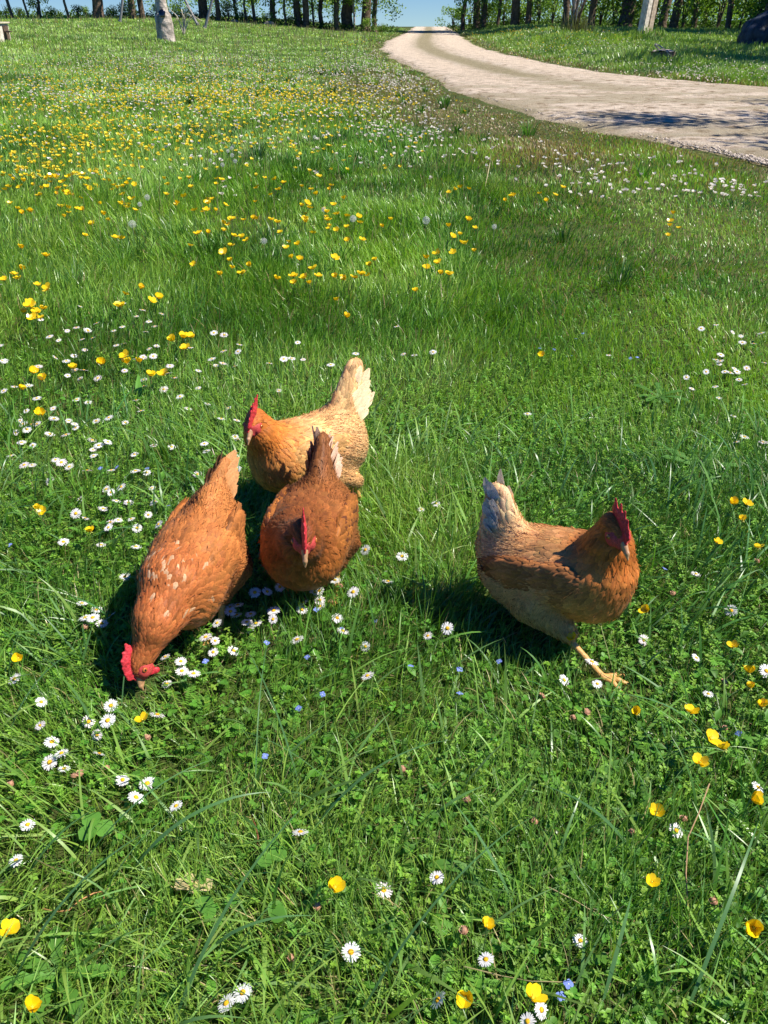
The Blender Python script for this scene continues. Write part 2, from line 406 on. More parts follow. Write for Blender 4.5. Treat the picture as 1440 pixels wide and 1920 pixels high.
    col = col * np.clip(lum, .5, 1.6)[:, None] * hue
    if 'fleck' in pal:
        fx, fr, fc, fp = pal['fleck']; dd = np.linalg.norm(S - V(*fx), axis=1)
        mk = (rng.random(len(S)) < fp * np.exp(-(dd / fr) ** 2)); col[mk] = np.array(fc) * (0.8 + .4 * rng.random((mk.sum(), 1)))
    feathers(f, S, dr, L, Wd, col * .93, 'plumage', root, .0005, .0018, 1.34, .09, edge=.20)
    # ---- fluff at rump, belly and thighs: thin loose barbs that soften the outline
    S2 = sample_surface(P, F, 8000, lambda Q: np.clip(zone_w(Q)[:, [i for i, z in enumerate(zl) if z in ('rump', 'belly', 'thigh')]].sum(1), 0, 1) + .05)
    S2 = S2[np.linalg.norm(S2 - hc, axis=1) > .055]
    w2 = zone_w(S2); n2 = len(S2)
    feathers(f, S2, w2 @ fl, .016 + .014 * rng.random(n2), .0004 + .0005 * rng.random(n2), (w2 @ zc) * (1.10 + rng.normal(0, .12, (n2, 1))), 'fluff', root, .0015, .0045, 1.1, 0, jitter=.20, nu=4, frayed=.0006, soft=.1)
    # ---- wings
    for s in (1, -1):
        wf = bf + V(0, -.02 * s, -.10 + g('wing_drop', 0)); wf = wf / np.linalg.norm(wf)
        wc = B(-.012, .069 * s * wd * g('wing_in', 1), .010)
        wp = [El(wc + wf * .045, (.062, .017, .052), wf), El(wc - wf * .03 + V(0, 0, -.002), (.095, .016, .044), wf), Co(wc - wf * .06, wc - wf * .135 + V(0, -.018 * s, .0), .022, .009, .5)]
        wg = empty('wing', (0, 0, 0)); wg.parent = root
        wo, WP, WF, wfn = sdf_obj('wing_muscle', wp, .02, .005, M_skin, wg, colors=np.array(pal['wing']) * .7)
        out = (lambda Q: (Q[:, 1] * s > .9 * (wc[1] * s) - .01) * 1.0 + .02)
        Sw = sample_surface(WP, WF, 5000, out)
        # coverts: small near the shoulder, larger backwards
        t = np.clip((wc + wf * .10 - Sw) @ wf / .22, 0, 1); tz = (Sw - wc) @ V(0, 0, 1)
        rr = .0062 + .0045 * t; k = thin(Sw, rr); Sw = Sw[k]; t = t[k]; tz = tz[k]
        dw = -wf[None] + np.zeros((len(Sw), 3)); dw[:, 2] -= .10 - .9 * np.clip(-tz / .05, 0, 1) * .25
        cw = np.array(pal['wing'])[None] * (1 - t[:, None] * .15) + 0
        cw = cw * np.clip(1 + rng.normal(0, .15, (len(Sw), 1)) + (fbm(Sw[:, 0] * 20, Sw[:, 2] * 20, 1.5, 9)[:, None] - .5) * .8, .45, 1.6)
        if 'wing_fleck' in pal:
            mk = rng.random(len(Sw)) < pal['wing_fleck'][1]; cw[mk] = np.array(pal['wing_fleck'][0])
        feathers(wfn, Sw, dw, .022 + .024 * t, .014 + .007 * t, cw, 'covert_feathers', wg, .0007, .0026, 1.22, .12, edge=.24)
        # flight feathers fanned under the coverts, folded against the flank
        nf = 11; Q = []; C = []; U = []; FF = []
        for i in range(nf):
            q = i / (nf - 1); rt = wc - wf * (.005 + .035 * q) + V(0, (.012 - .002 * q) * s, .026 - .062 * q)
            dd = -wf * 1.0 + V(0, -.16 * s, .10 * (1 - q) - .02 * q); dd /= np.linalg.norm(dd); Lf = .135 - .035 * abs(q - .35); Wf = .017
            up = np.cross(dd, V(0, s, 0)); up /= np.linalg.norm(up)
            ts = np.linspace(0, 1, 7); pr_ = np.interp(ts, [0, .2, .7, .93, 1], [.5, 1, 1, .6, .1])
            for a, tt_ in enumerate(ts):
                for b, uu in enumerate((-1, 0, 1)):
                    Q.append(rt + dd * Lf * tt_ + up * uu * pr_[a] * Wf * .5 + V(0, s * (.006 - .0013 * i - .002 * abs(uu)), -.010 * tt_ * tt_))
                    C.append(np.array(pal['flight']) * (1 + .25 * (abs(uu) - .5)) * (.85 + .03 * ((i * 7) % 9)))
                    U.append((uu * .5, tt_ * 2))
        Fq = quads(nf, 7, 3)
        link('flight_feathers', mesh_from('flight_feathers', np.array(Q), Fq.ravel(), np.full(len(Fq), 4), M_feather, np.array(C), True, np.array(U)), wg)
    # ---- tail: two fans of stiff feathers pitched like a roof
    Q = []; C = []; U = []; nt = 0; n_side = 9
    tbase = tb + (tt - tb) * .10; tl = np.linalg.norm(tt - tbase)
    for s in (1, -1):
        for lay in (0, 1):
            for i in range(n_side):
                q = i / (n_side - 1)
                back = V(-1, 0, 0) * .35 * q * g('tail_fan', 1.0) + td * 1.0 - V(0, 0, .32) * q * g('tail_fan', 1.0)
                dd = back / np.linalg.norm(back) + V(random.gauss(0, .05), s * (.06 + .28 * q * g('tail_fan', 1.0)) + random.gauss(0, .03), random.gauss(0, .05)); dd /= np.linalg.norm(dd)
                Lf = tl * (1.0 - .30 * q) * (1 - .28 * lay) * (.86 + .22 * random.random()); Wf = .032 - .004 * lay
                sd = np.cross(dd, V(0, s, 0)); sd = sd + V(random.gauss(0, .1), s * .22 + random.gauss(0, .22), random.gauss(0, .1)); sd /= np.linalg.norm(sd)
                rt = tbase + V(0, s * (.006 + .012 * lay), 0) - V(0, 0, .02) * q
                ts = np.linspace(0, 1, 8); pr_ = np.interp(ts, [0, .2, .6, .88, 1], [.5, .9, 1.1, .8, .15])
                cc = np.array(pal['tail_tip']) * (.88 + .24 * random.random()); cb = np.array(pal['saddle']); 
                for a, tt_ in enumerate(ts):
                    for b, uu in enumerate((-1, 0, 1)):
                        Q.append(rt + dd * Lf * tt_ + sd * uu * pr_[a] * Wf * .5 + V(0, s * (.002 * lay - .003 * abs(uu) + .006 * tt_ ** 2), 0) + np.array(sd) * .0)
                        m_ = np.clip((tt_ - .35) / .4, 0, 1); C.append((cb * (1 - m_) + cc * m_) * (1 + .2 * (abs(uu) - .5)))
                        U.append((uu * .5, tt_ * 3))
                nt += 1
    Fq = quads(nt, 8, 3)
    tn = np.repeat(np.repeat(np.array([1.0, -1.0]), 2 * n_side)[:, None], 24, 1).reshape(-1, 1) * V(0, .8, 0) + V(-.15, 0, .45) + rng.normal(0, .08, (len(Q), 3)); tn /= np.linalg.norm(tn, axis=1, keepdims=True)
    Fq = orient(Fq, np.array(Q), tn)
    tm = mesh_from('tail', np.array(Q), Fq.ravel(), np.full(len(Fq), 4), M_tail, np.clip(np.array(C), 0, .95), True, np.array(U))
    tm.normals_split_custom_set_from_vertices(tn); link('tail', tm, root)
    # ---- head
    def hobj(nm, prs, k, hh, mat, par, pad):
        for p_ in prs:
            if isinstance(p_, El): p_.r = p_.r * HS
            else: p_.ra *= HS; p_.rb *= HS
        return sdf_obj(nm, prs, k, hh, mat, par, pad)
    fk = [El(H(.020, .0120 * s, -.001), (.0175, .0085, .0150), hf, hu) for s in (1, -1)] + [Co(H(.028, 0, .006), H(.036, 0, -.003), .0120, .0100)]
    hobj('face', fk, .006, .0016, M_face, root, .008)
    bp = [Co(H(.038, 0, .003), H(.056, 0, -.001), .0085, .0046, .8, hs), Co(H(.056, 0, -.001), H(.065, 0, -.0075), .0046, .0012), Co(H(.038, 0, -.004), H(.055, 0, -.0055), .0055, .0022, .8, hs)]
    hobj('beak', bp, .002, .0011, M_beak, root, .006)
    cs = g('comb', 1.0); cl = g('comb_lean', 0.0)
    cu = hu * 1 + hs * cl
    Hc = lambda a, c: hc + (hf * a + hu * .018 + cu * (c - .018)) * HS
    cp = [Co(Hc(.040, .008), Hc(.030, .021), .0065, .0075, .42, hs), Co(Hc(.030, .021), Hc(.008, .030 + .002 * cs), .0105, .0125 * cs, .38, hs), Co(Hc(.008, .030), Hc(-.014, .028), .0115, .007, .38, hs)]
    for i, (a, hh) in enumerate([(.038, .010), (.029, .018), (.018, .024), (.006, .024), (-.007, .018)]):
        base = Hc(a - .001, .026 - .004 * (i == 0)); tip = Hc(a - .006 - .004 * i * .6, .027 + hh * cs - .003 * (i == 0))
        cp.append(Co(base, tip, .0080, .0030, .36, hs))
    hobj('comb', cp, .003, .0014, M_comb, root, .008)
    for s in (1, -1):
        ws = g('wattle', 1.0); wt = [Co(H(.030, .007 * s, -.012), H(.027, .010 * s, -.012 - .018 * ws), .0062, .0095 * ws, .38, hs), El(H(.026, .010 * s, -.012 - .021 * ws), (.009 * ws, .0035, .010 * ws), hf, hu)]
        hobj('wattle', wt, .003, .0015, M_comb, root, .008)
        hobj('earlobe', [El(H(-.004, .0185 * s, -.007), (.006, .0035, .008), hf, hu)], .002, .0012, M_lobe, root, .005)
        e, *_ = hobj('eye', [El(H(.0215, .0195 * s, .004), (.0048, .0030, .0048), hf, hu)], .001, .0008, M_iris, root, .004)
        hobj('pupil', [El(H(.0215, .0218 * s, .004), (.0023, .0012, .0021), hf, hu)], .001, .0005, M_pupil, e, .003)
    # ---- legs
    for hock, fo, s in pose['_legs']:
        yaw = g('toe_yaw', 0.0); ft = np.array([math.cos(yaw), math.sin(yaw), 0]); fs = np.array([-math.sin(yaw), math.cos(yaw), 0])
        ank = fo + V(0, 0, .014)
        lp = [Co(hock + V(.002, 0, .03), hock, .0125, .0090), Co(hock, hock + (ank - hock) * .5, .0086, .0062), Co(hock + (ank - hock) * .5, ank, .0062, .0074)]
        for an, ln in ((-.55, .052), (0.03, .062), (.6, .052), (math.pi - .2, .026)):
            dd = ft * math.cos(an) + fs * math.sin(an) 
            m1 = ank + dd * ln * .5 + V(0, 0, .001); m2 = ank + dd * ln + V(0, 0, -.009)
            lp += [Co(ank, m1, .0068, .0056), Co(m1, m2, .0056, .0040)]
        lg, *_ = sdf_obj('leg', lp, .004, .0024, M_shank, root, .01)
        cw = []
        for an, ln in ((-.55, .052), (0.03, .062), (.6, .052), (math.pi - .2, .026)):
            dd = ft * math.cos(an) + fs * math.sin(an); m2 = ank + dd * ln + V(0, 0, -.009)
            cw.append(sdf_obj('claw', [Co(m2 - dd * .001, m2 + dd * .011 + V(0, 0, -.004), .0033, .0008)], .001, .001, M_claw, lg, .005))
    return root

def build_hens():
    buff = (.66, .36, .13); rust = (.43, .145, .032); cream = (.80, .56, .32)
    palA = dict(back=(0.735, 0.407, 0.165), breast=(0.630, 0.264, 0.061), rump=(0.777, 0.462, 0.198), belly=(0.756, 0.440, 0.176), saddle=(0.798, 0.473, 0.209), hackle=(0.567, 0.182, 0.029), head=(0.462, 0.121, 0.022), thigh=(0.756, 0.440, 0.176), wing=(0.693, 0.363, 0.121), flight=(0.651, 0.396, 0.176), tail_tip=(0.840, 0.638, 0.396))
    palB = dict(back=(0.310, 0.105, 0.028), breast=(0.370, 0.119, 0.021), rump=(0.296, 0.108, 0.029), belly=(0.333, 0.137, 0.039), saddle=(0.251, 0.090, 0.029), hackle=(0.222, 0.065, 0.014), head=(0.193, 0.050, 0.013), thigh=(0.310, 0.116, 0.033), wing=(0.370, 0.126, 0.026), flight=(0.148, 0.050, 0.019), tail_tip=(.78, .52, .36), wing_fleck=((0.138, 0.043, 0.016), .22))
    palC = dict(back=(0.469, 0.166, 0.044), breast=(0.459, 0.154, 0.039), rump=(0.519, 0.203, 0.057), belly=(0.419, 0.193, 0.069), saddle=(0.538, 0.213, 0.066), hackle=(0.438, 0.133, 0.037), head=(0.379, 0.107, 0.030), thigh=(0.438, 0.193, 0.065), wing=(0.469, 0.166, 0.042), flight=(0.459, 0.176, 0.051), tail_tip=(0.638, 0.320, 0.129), fleck=((0.124, 0.000, 0.216), .05, (0.579, 0.341, 0.184), .40))
    palD = dict(back=(0.638, 0.314, 0.117), breast=(0.594, 0.224, 0.051), rump=(0.770, 0.482, 0.233), belly=(0.748, 0.482, 0.233), saddle=(0.836, 0.515, 0.265), hackle=(0.484, 0.140, 0.023), head=(0.440, 0.123, 0.023), thigh=(0.682, 0.403, 0.170), wing=(0.418, 0.162, 0.051), flight=(0.308, 0.123, 0.048), tail_tip=(0.726, 0.627, 0.509))
    make_hen('buff hen with a pale cream tail, standing behind the darker hen', (-.243, 2.02, -.018), (-.76, -.65), 1.10,
             dict(tail=(-.190, 0, .405), neck=[(.120, .0, .290), (.130, -.005, .335)], look=(-.22, -.95, -.45), body_fwd=(1, 0, .12), tail_fluff=.88, rump=1.14, width=1.08, footL=(-.112, .118, .006), hockL=(-.105, .095, .095), footR=(-.0, -.05, 0), comb=1.25, comb_lean=.25, tail_fan=1.0), palA)
    make_hen('reddish brown hen facing the viewer with lowered head, beside the pecking hen', (-.190, 1.62, -.018), (-.13, -.99), 1.12,
             dict(tail=(-.205, 0, .345), neck=[(.145, .014, .258), (.160, .028, .298)], look=(.10, -1, -.85), head_up=(.1, -.5, 1), body=(0, 0, .185), width=1.14, footL=(.03, .06, 0), footR=(-.0, -.05, 0), comb=1.0), palB)
    make_hen('rusty brown hen pecking head down at the daisies, flecked pale on its shoulders', (-.455, 1.48, -.012), (-.20, -.98), 1.12,
             dict(tail=(-.255, .0, .315), neck=[(.165, -.008, .165), (.210, -.030, .100)], neck_r=[.064, .041, .0235], look=(-.12, -.62, -1), head_up=(-.75, -.7, .2), body_fwd=(1, 0, -.16), body=(0, 0, .190), width=1.05, footL=(.03, .05, 0), footR=(.0, -.05, 0), tail_fan=.12, slim=.7, wattle=.6, wing_in=.86, tail_w=.68, comb=.5, head_scale=1.08), palC)
    make_hen('brown hen with buff belly and grey tipped tail, striding apart from the other three', (.412, 1.43, -.008), (.82, -.57), 1.09,
             dict(tail=(-.172, 0, .372), neck=[(.090, .0, .295), (.092, -.008, .352)], neck_r=[.068, .043, .0235], look=(.30, -.95, -.42), body_fwd=(1, 0, .22), body=(0, 0, .2), width=1.08, footL=(-.02, .05, .0), footR=(.150, -.062, 0), hockR=(.055, -.055, .075), toe_yaw=.3, comb=.9, tail_fan=.45), palD)
# ------------------------------------------------------------------ ground and track
def ground_mat():
    m, n, l, b = newmat('meadow_soil')
    tc = n.new('ShaderNodeTexCoord'); n1 = n.new('ShaderNodeTexNoise'); n1.inputs['Scale'].default_value = 9; n1.inputs['Detail'].default_value = 9
    n2 = n.new('ShaderNodeTexNoise'); n2.inputs['Scale'].default_value = 0.6; n2.inputs['Detail'].default_value = 5
    l.new(tc.outputs['Object'], n1.inputs['Vector']); l.new(tc.outputs['Object'], n2.inputs['Vector'])
    r1 = n.new('ShaderNodeValToRGB'); e = r1.color_ramp.elements; e[0].position = .35; e[0].color = (.035, .030, .012, 1); e[1].position = .7; e[1].color = (.07, .11, .022, 1)
    l.new(n1.outputs[0], r1.inputs[0])
    r2 = n.new('ShaderNodeValToRGB'); e = r2.color_ramp.elements; e[0].position = .35; e[0].color = (.055, .085, .02, 1); e[1].position = .65; e[1].color = (.11, .13, .035, 1)
    l.new(n2.outputs[0], r2.inputs[0])
    mx = n.new('ShaderNodeMix'); mx.data_type = 'RGBA'; mx.inputs[0].default_value = .5; l.new(r1.outputs[0], mx.inputs[6]); l.new(r2.outputs[0], mx.inputs[7]); l.new(mx.outputs[2], b.inputs['Base Color'])
    b.inputs['Roughness'].default_value = .9; b.inputs['Specular IOR Level'].default_value = .1
    bp = n.new('ShaderNodeBump'); bp.inputs['Strength'].default_value = .6; bp.inputs['Distance'].default_value = .03; l.new(n1.outputs[0], bp.inputs['Height']); l.new(bp.outputs[0], b.inputs['Normal'])
    return m
def track_mat():
    m, n, l, b = newmat('gravel_track')
    tc = n.new('ShaderNodeTexCoord')
    def nz(sc, det=8, rough=.6):
        q = n.new('ShaderNodeTexNoise'); q.inputs['Scale'].default_value = sc; q.inputs['Detail'].default_value = det; q.inputs['Roughness'].default_value = rough; l.new(tc.outputs['Object'], q.inputs['Vector']); return q
    big = nz(.8, 4); mid = nz(4.5, 8, .7); fine = nz(45, 6, .7)
    r = n.new('ShaderNodeValToRGB'); e = r.color_ramp.elements; e[0].position = .38; e[0].color = (.24, .165, .09, 1); e[1].position = .60; e[1].color = (.88, .74, .58, 1)
    el = e.new(.46); el.color = (.66, .52, .38, 1)
    l.new(mid.outputs[0], r.inputs[0])
    a = n.new('ShaderNodeAttribute'); a.attribute_name = 'Col'    # x: wheel-rut wear, y: moss and thin grass
    sp = n.new('ShaderNodeSeparateColor'); l.new(a.outputs['Color'], sp.inputs[0])
    mx = n.new('ShaderNodeMix'); mx.data_type = 'RGBA'; l.new(sp.outputs[0], mx.inputs[0]); l.new(r.outputs[0], mx.inputs[6]); mx.inputs[7].default_value = (.82, .655, .48, 1)
    th = n.new('ShaderNodeMath'); th.operation = 'MULTIPLY'
    rr = n.new('ShaderNodeMapRange'); rr.inputs[1].default_value = .25; rr.inputs[2].default_value = .55; l.new(mid.outputs[0], rr.inputs[0]); l.new(rr.outputs[0], th.inputs[0]); l.new(sp.outputs[1], th.inputs[1])
    m2 = n.new('ShaderNodeMix'); m2.data_type = 'RGBA'; l.new(th.outputs[0], m2.inputs[0]); l.new(mx.outputs[2], m2.inputs[6]); m2.inputs[7].default_value = (.34, .29, .16, 1)
    f = n.new('ShaderNodeMapRange'); f.inputs[1].default_value = .3; f.inputs[2].default_value = .7; f.inputs[3].default_value = .62; f.inputs[4].default_value = 1.25; l.new(fine.outputs[0], f.inputs[0])
    vs = n.new('ShaderNodeVectorMath'); vs.operation = 'SCALE'; l.new(m2.outputs[2], vs.inputs[0]); l.new(f.outputs[0], vs.inputs['Scale']); l.new(vs.outputs[0], b.inputs['Base Color'])
    b.inputs['Roughness'].default_value = .95; b.inputs['Specular IOR Level'].default_value = .1
    ad = n.new('ShaderNodeMath'); ad.operation = 'ADD'; l.new(mid.outputs[0], ad.inputs[0]); l.new(fine.outputs[0], ad.inputs[1])
    bp = n.new('ShaderNodeBump'); bp.inputs['Strength'].default_value = .8; bp.inputs['Distance'].default_value = .09; l.new(ad.outputs[0], bp.inputs['Height']); l.new(bp.outputs[0], b.inputs['Normal'])
    return m
def sheet(name, X, Y, Z, mat, col=None):
    nu, nv = X.shape; P = np.stack([X, Y, Z], -1).reshape(-1, 3); F = quads(1, nu, nv)[:, ::-1]
    return link(name, mesh_from(name, P, F.ravel(), np.full(len(F), 4), mat, col), None)
def build_ground():
    ys = np.concatenate([np.linspace(-4, 3, 90), np.linspace(3.1, 24, 130), np.linspace(24.3, 90, 120), np.geomspace(92, 1600, 40)])
    u = np.linspace(-1, 1, 241); Y, U = np.meshgrid(ys, u, indexing='ij'); X = np.sign(U) * np.abs(U) ** 1.2 * (6 + np.abs(Y) * 1.3)
    tag(sheet('ground', X, Y, hgt(X, Y), ground_mat()), kind='structure')
    # track, between its two ragged edges
    py = np.concatenate([np.linspace(50.4, 80, 70), np.linspace(80.6, 700, 330)])
    xl = np.interp(py, XL_Y, XL_X); xr = np.interp(py, XR_Y, XR_X)
    fr = np.linspace(0, 1, 90); PY, FR = np.meshgrid(py, fr, indexing='ij')
    sc = (xr - xl)[:, None]
    lim = np.minimum(xr, xl + 2600)[:, None]
    PXX = xl[:, None] + (lim - xl[:, None]) * FR
    v = (960 - PY) / FPX; uu = (PXX - 720) / FPX; dy = _cp + v * _sp; dz = -_sp + v * _cp; t = -CAMH / dz
    X = uu * t; Y = dy * t
    e = (fbm(X, Y, 1.1, 31, 3) - .5) * .8 * np.where((FR < .5), 1, -1) * np.clip(1 - np.minimum(FR, 1 - FR) * 8, 0, 1)
    X = X + e * .8
    edge_ = np.clip(np.minimum(FR, 1 - FR) * (lim - xl[:, None]) / FPX * (Y * _cp + .7) / .35, 0, 1)
    Z = hgt(X, Y) - .014 + .034 * edge_ + (fbm(X, Y, .9, 40, 2) * .03 + fbm(X, Y, 3.3, 44, 3) * .025) * edge_
    far = sstep(14, 24, Y)
    rut = (np.exp(-((FR - .22) / .13) ** 2) + np.exp(-((FR - .78) / .13) ** 2)) * far + (1 - far) * .35 * noise(X, Y, .5, 4)
    moss = far * np.exp(-((FR - .45) / .10) ** 2) * 1.3 + (1 - far) * sstep(.42, .6, fbm(X, Y * 2.5, .9, 12, 3)) * .6 + (1 - edge_) * .9
    c = np.stack([np.clip(rut, 0, 1) * .7, np.clip(moss, 0, 1), X * 0], -1).reshape(-1, 3)
    tag(sheet('track', X, Y, Z, track_mat(), c), kind='structure')

# ------------------------------------------------------------------ grass
def blades(x, y, h, w, az, lean, curl, col, nseg, twist=None, z0=None):
    n = len(x); t = np.linspace(0, 1, nseg + 1)
    th = lean[:, None] + curl[:, None] * t[None] ** 1.3
    st = h[:, None] / nseg
    dx = np.sin(th) * st; dz = np.cos(th) * st
    rx = np.concatenate([np.zeros((n, 1)), np.cumsum(dx[:, :-1], 1)], 1); rz = np.concatenate([np.zeros((n, 1)), np.cumsum(dz[:, :-1], 1)], 1)
    ca, sa = np.cos(az)[:, None], np.sin(az)[:, None]
    z0 = hgt(x, y) if z0 is None else z0
    C = np.stack([x[:, None] + rx * ca, y[:, None] + rx * sa, np.maximum(z0[:, None] + rz, z0[:, None] + .002 + .01 * t[None])], -1)
    tw = (az + math.pi / 2 + (rng.normal(0, .7, n) if twist is None else twist))[:, None] + t[None] * rng.normal(0, .6, n)[:, None]
    S = np.stack([np.cos(tw), np.sin(tw), rng.normal(0, .25, n)[:, None] * np.ones_like(tw)], -1)
    prof = np.clip(np.interp(t, [0, .3, .75, 1], [.75, 1, .6, .05]), .03, 1)[None, :, None] * w[:, None, None] * .5
    P = np.stack([C - S * prof, C + S * prof], 2).reshape(-1, 3)
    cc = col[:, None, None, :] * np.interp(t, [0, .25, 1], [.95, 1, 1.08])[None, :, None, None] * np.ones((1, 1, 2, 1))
    return P, np.clip(cc.reshape(-1, 3), 0, .95), quads(n, nseg + 1, 2)
HEN_SPOTS = [(-.205, 2.02, .15), (-.19, 1.62, .17), (-.455, 1.48, .17), (.395, 1.43, .16)]
HEAD_SPOTS = [(-.56, 1.22, .07), (-.55, 1.28, .07), (.50, 1.28, .06), (.55, 1.24, .06)]
PAL = dict(dark=V(.048, .135, .012), mid=V(.110, .262, .024), light=V(.265, .425, .062), blue=V(.085, .200, .070), dry=V(.46, .38, .17), brown=V(.40, .27, .15))
def gcol(x, y, shift=0.0):
    n = len(x); k = np.clip((fbm(x, y, 1.4, 77, 3) - .5) * 1.3 + (fbm(x, y, .45, 78, 2) - .5) * .7 + .28 + rng.random(n) * .55 + shift, 0, 1)[:, None]
    c = np.where(k < .5, PAL['dark'] + (PAL['mid'] - PAL['dark']) * k * 2, PAL['mid'] + (PAL['light'] - PAL['mid']) * (k - .5) * 2)
    b = (noise(x, y, 1.1, 55) * rng.random(n) > .50)[:, None]; c = np.where(b, c * .45 + PAL['blue'] * .55, c)
    return c * (1 + rng.normal(0, .12, (n, 1))) * (1 + rng.normal(0, .05, (n, 3)))
def zone(x, y):
    """0..1 dryness and shortness beside the track, from the photograph's mown brown strip"""
    t, px, py = track_xy(x, np.maximum(y, .3))
    outside = -t
    dry = sstep(3.4, 1.2, outside + (fbm(x, y, .8, 401, 2) - .5) * 1.8) * sstep(6.5, 8.5, y) * sstep(26, 17, y) * sstep(1260, 980, px)
    dry = np.maximum(dry, sstep(1.0, 0, outside) * .6) * (outside > -50)
    return t, px, py, np.clip(dry, 0, 1)
def scatter(y0, y1, dens, margin=.16):
    """uniform-by-density points in the visible wedge"""
    Y = np.linspace(y0, y1, 400); half = lambda y: (720 / FPX) * (y * _cp + CAMH * _sp) * (1 + margin) + np.where(y < 4, .95, .5)
    w = dens(Y) * 2 * half(Y); cdf = np.concatenate([[0], np.cumsum((w[1:] + w[:-1]) / 2 * np.diff(Y))]); n = int(cdf[-1])
    y = np.interp(rng.random(n) * cdf[-1], cdf, Y); x = (rng.random(n) * 2 - 1) * half(y)
    return x, y
def build_grass():
    # -------- near sward
    parts = []
    def push(P, C, F):
        parts.append((P, C, F))
    def flush(name, label=None):
        off = 0; PP = []; CC = []; FF = []
        for P, C, F in parts: PP.append(P); CC.append(C); FF.append(F + off); off += len(P)
        F = np.concatenate(FF)
        o = link(name, mesh_from(name, np.concatenate(PP), F.ravel(), np.full(len(F), 4), M_grass, np.concatenate(CC))); parts.clear()
        tag(o, kind='stuff', label=label); return o
    x, y = scatter(.15, 2.3, lambda y: 16500 + 0 * y)
    n = len(x); cl = fbm(x, y, 2.6, 21, 3)
    left = sstep(.1, -.3, x)
    h = (.034 + .068 * cl) * (.5 + 1.0 * rng.random(n) ** 1.5)
    h = h * (1 + .30 * sstep(.55, .75, fbm(x, y, 1.3, 91, 2)))
    for hx, hy, r in HEN_SPOTS: d = np.hypot(x - hx, y - hy); h *= 1 - .12 * np.exp(-(d / r) ** 4)
    for hx, hy, r in HEAD_SPOTS: d = np.hypot(x - hx, y - hy); h *= 1 - .6 * np.exp(-(d / r) ** 2)
    w = .0016 + .0020 * rng.random(n) ** 2
    base_az = fbm(x, y, 1.7, 61, 2) * 12
    az = base_az + rng.normal(0, 1.1, n); lean = np.abs(rng.normal(.35, .35, n)); curl = np.abs(rng.normal(.5, .5, n))
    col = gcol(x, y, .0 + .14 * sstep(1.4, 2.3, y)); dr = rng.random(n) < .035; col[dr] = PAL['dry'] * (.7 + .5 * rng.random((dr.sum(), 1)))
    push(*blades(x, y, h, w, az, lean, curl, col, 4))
    # coarse blades, many lodged
    x, y = scatter(.15, 2.6, lambda y: 2900 + 0 * y); n = len(x)
    keep = rng.random(n) < (.15 + .85 * sstep(.42, .62, fbm(x, y, 1.2, 15, 2)) * (.35 + .65 * sstep(1.5, 1.1, y)) + .5 * sstep(.1, -.2, x) * sstep(1.1, .8, y)) ; x, y = x[keep], y[keep]; n = len(x)
    h = .07 + .13 * rng.random(n); w = .0036 + .0048 * rng.random(n) ** 1.5
    for hx, hy, r in HEN_SPOTS: h *= 1 - .6 * np.exp(-(np.hypot(x - hx, y - hy) / (r * 1.25)) ** 4)
    for hx, hy, r in HEAD_SPOTS: h *= 1 - .7 * np.exp(-(np.hypot(x - hx, y - hy) / (r * 1.3)) ** 2)
    az = fbm(x, y, .9, 65, 2) * 14 + rng.normal(0, .9, n)
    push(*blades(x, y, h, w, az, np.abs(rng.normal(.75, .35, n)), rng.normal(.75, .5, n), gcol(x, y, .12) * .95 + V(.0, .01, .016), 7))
    # long individual blades the photograph shows lying across the foreground
    L = [((20, 1870), (320, 1600), .006), ((330, 1920), (640, 1540), .006), ((560, 1470), (460, 1170 + 90), .003), ((700, 1570), (440, 1425), .005), ((250, 1640), (520, 1530), .006), ((380, 1800), (600, 1745), .005),
         ((590, 1560), (860, 1440), .005), ((1330, 1400), (1010, 1390), .005), ((480, 1490), (520, 1230), .003), ((680, 1900), (1000, 1600), .004), ((1130, 1880), (1180, 1690), .006), ((1290, 1890), (1400, 1590), .006), ((20, 1380), (190, 1240), .004),
         ((120, 1700), (420, 1480), .006), ((160, 1780), (330, 1560), .005), ((60, 1640), (330, 1520), .004), ((960, 1700), (780, 1490), .006), ((1180, 1600), (960, 1500), .005), ((420, 1850), (520, 1700), .006), ((230, 1330), (300, 1150), .003), ((1120, 1180), (1060, 1110), .003)]
    for (a, b, ww) in L:
        A = at(*a, .02); B = at(*b, .06); dv = B - A; l2 = math.hypot(dv.x, dv.y) * 1.15
        push(*blades(V(A.x), V(A.y), V(l2), V(ww * 1.15), V(math.atan2(dv.y, dv.x)), V(.62), V(1.45), np.array([[.10, .225, .070]]), 14, z0=V(.030)))
    flush('grass', 'short green grass with lodged blades in the near part of the meadow')
    # -------- middle and far sward
    x, y = scatter(2.3, 78, lambda y: 13500 * np.minimum(1, (2.0 / y) ** 1.42))
    t, px, py, dry = zone(x, y); n = len(x)
    keep = (t < (fbm(x, y, 1.5, 8, 3) - .42) * 2.6 * (.3 + .7 * rng.random(n))) | (rng.random(n) < .22 * sstep(.45, .62, fbm(x, y * 2.5, .6, 12, 3)) ) | ((t > 0) & (np.abs((px - np.interp(py, XL_Y, XL_X)) / np.maximum(np.interp(py, XR_Y, XR_X) - np.interp(py, XL_Y, XL_X), 1) - .45) < .11) & (y > 14) & (rng.random(n) < .8))
    x, y, t, px, py, dry = (q[keep] for q in (x, y, t, px, py, dry)); n = len(x)
    tall = sstep(.48, .62, fbm(x, y, .55, 71, 3)) * .5 + .5 * sstep(500, 200, px - (py - 400) * .4)
    h = (.055 + .085 * tall * sstep(2.2, 4.0, y)) * (.5 + .8 * rng.random(n)) * (1 - .55 * dry)
    h *= np.where(t > -.1, .35, 1.0)
    rightshort = sstep(850, 1100, px) * sstep(700, 420, py) * (px < 1600) * (y < 12); h *= 1 - .35 * rightshort
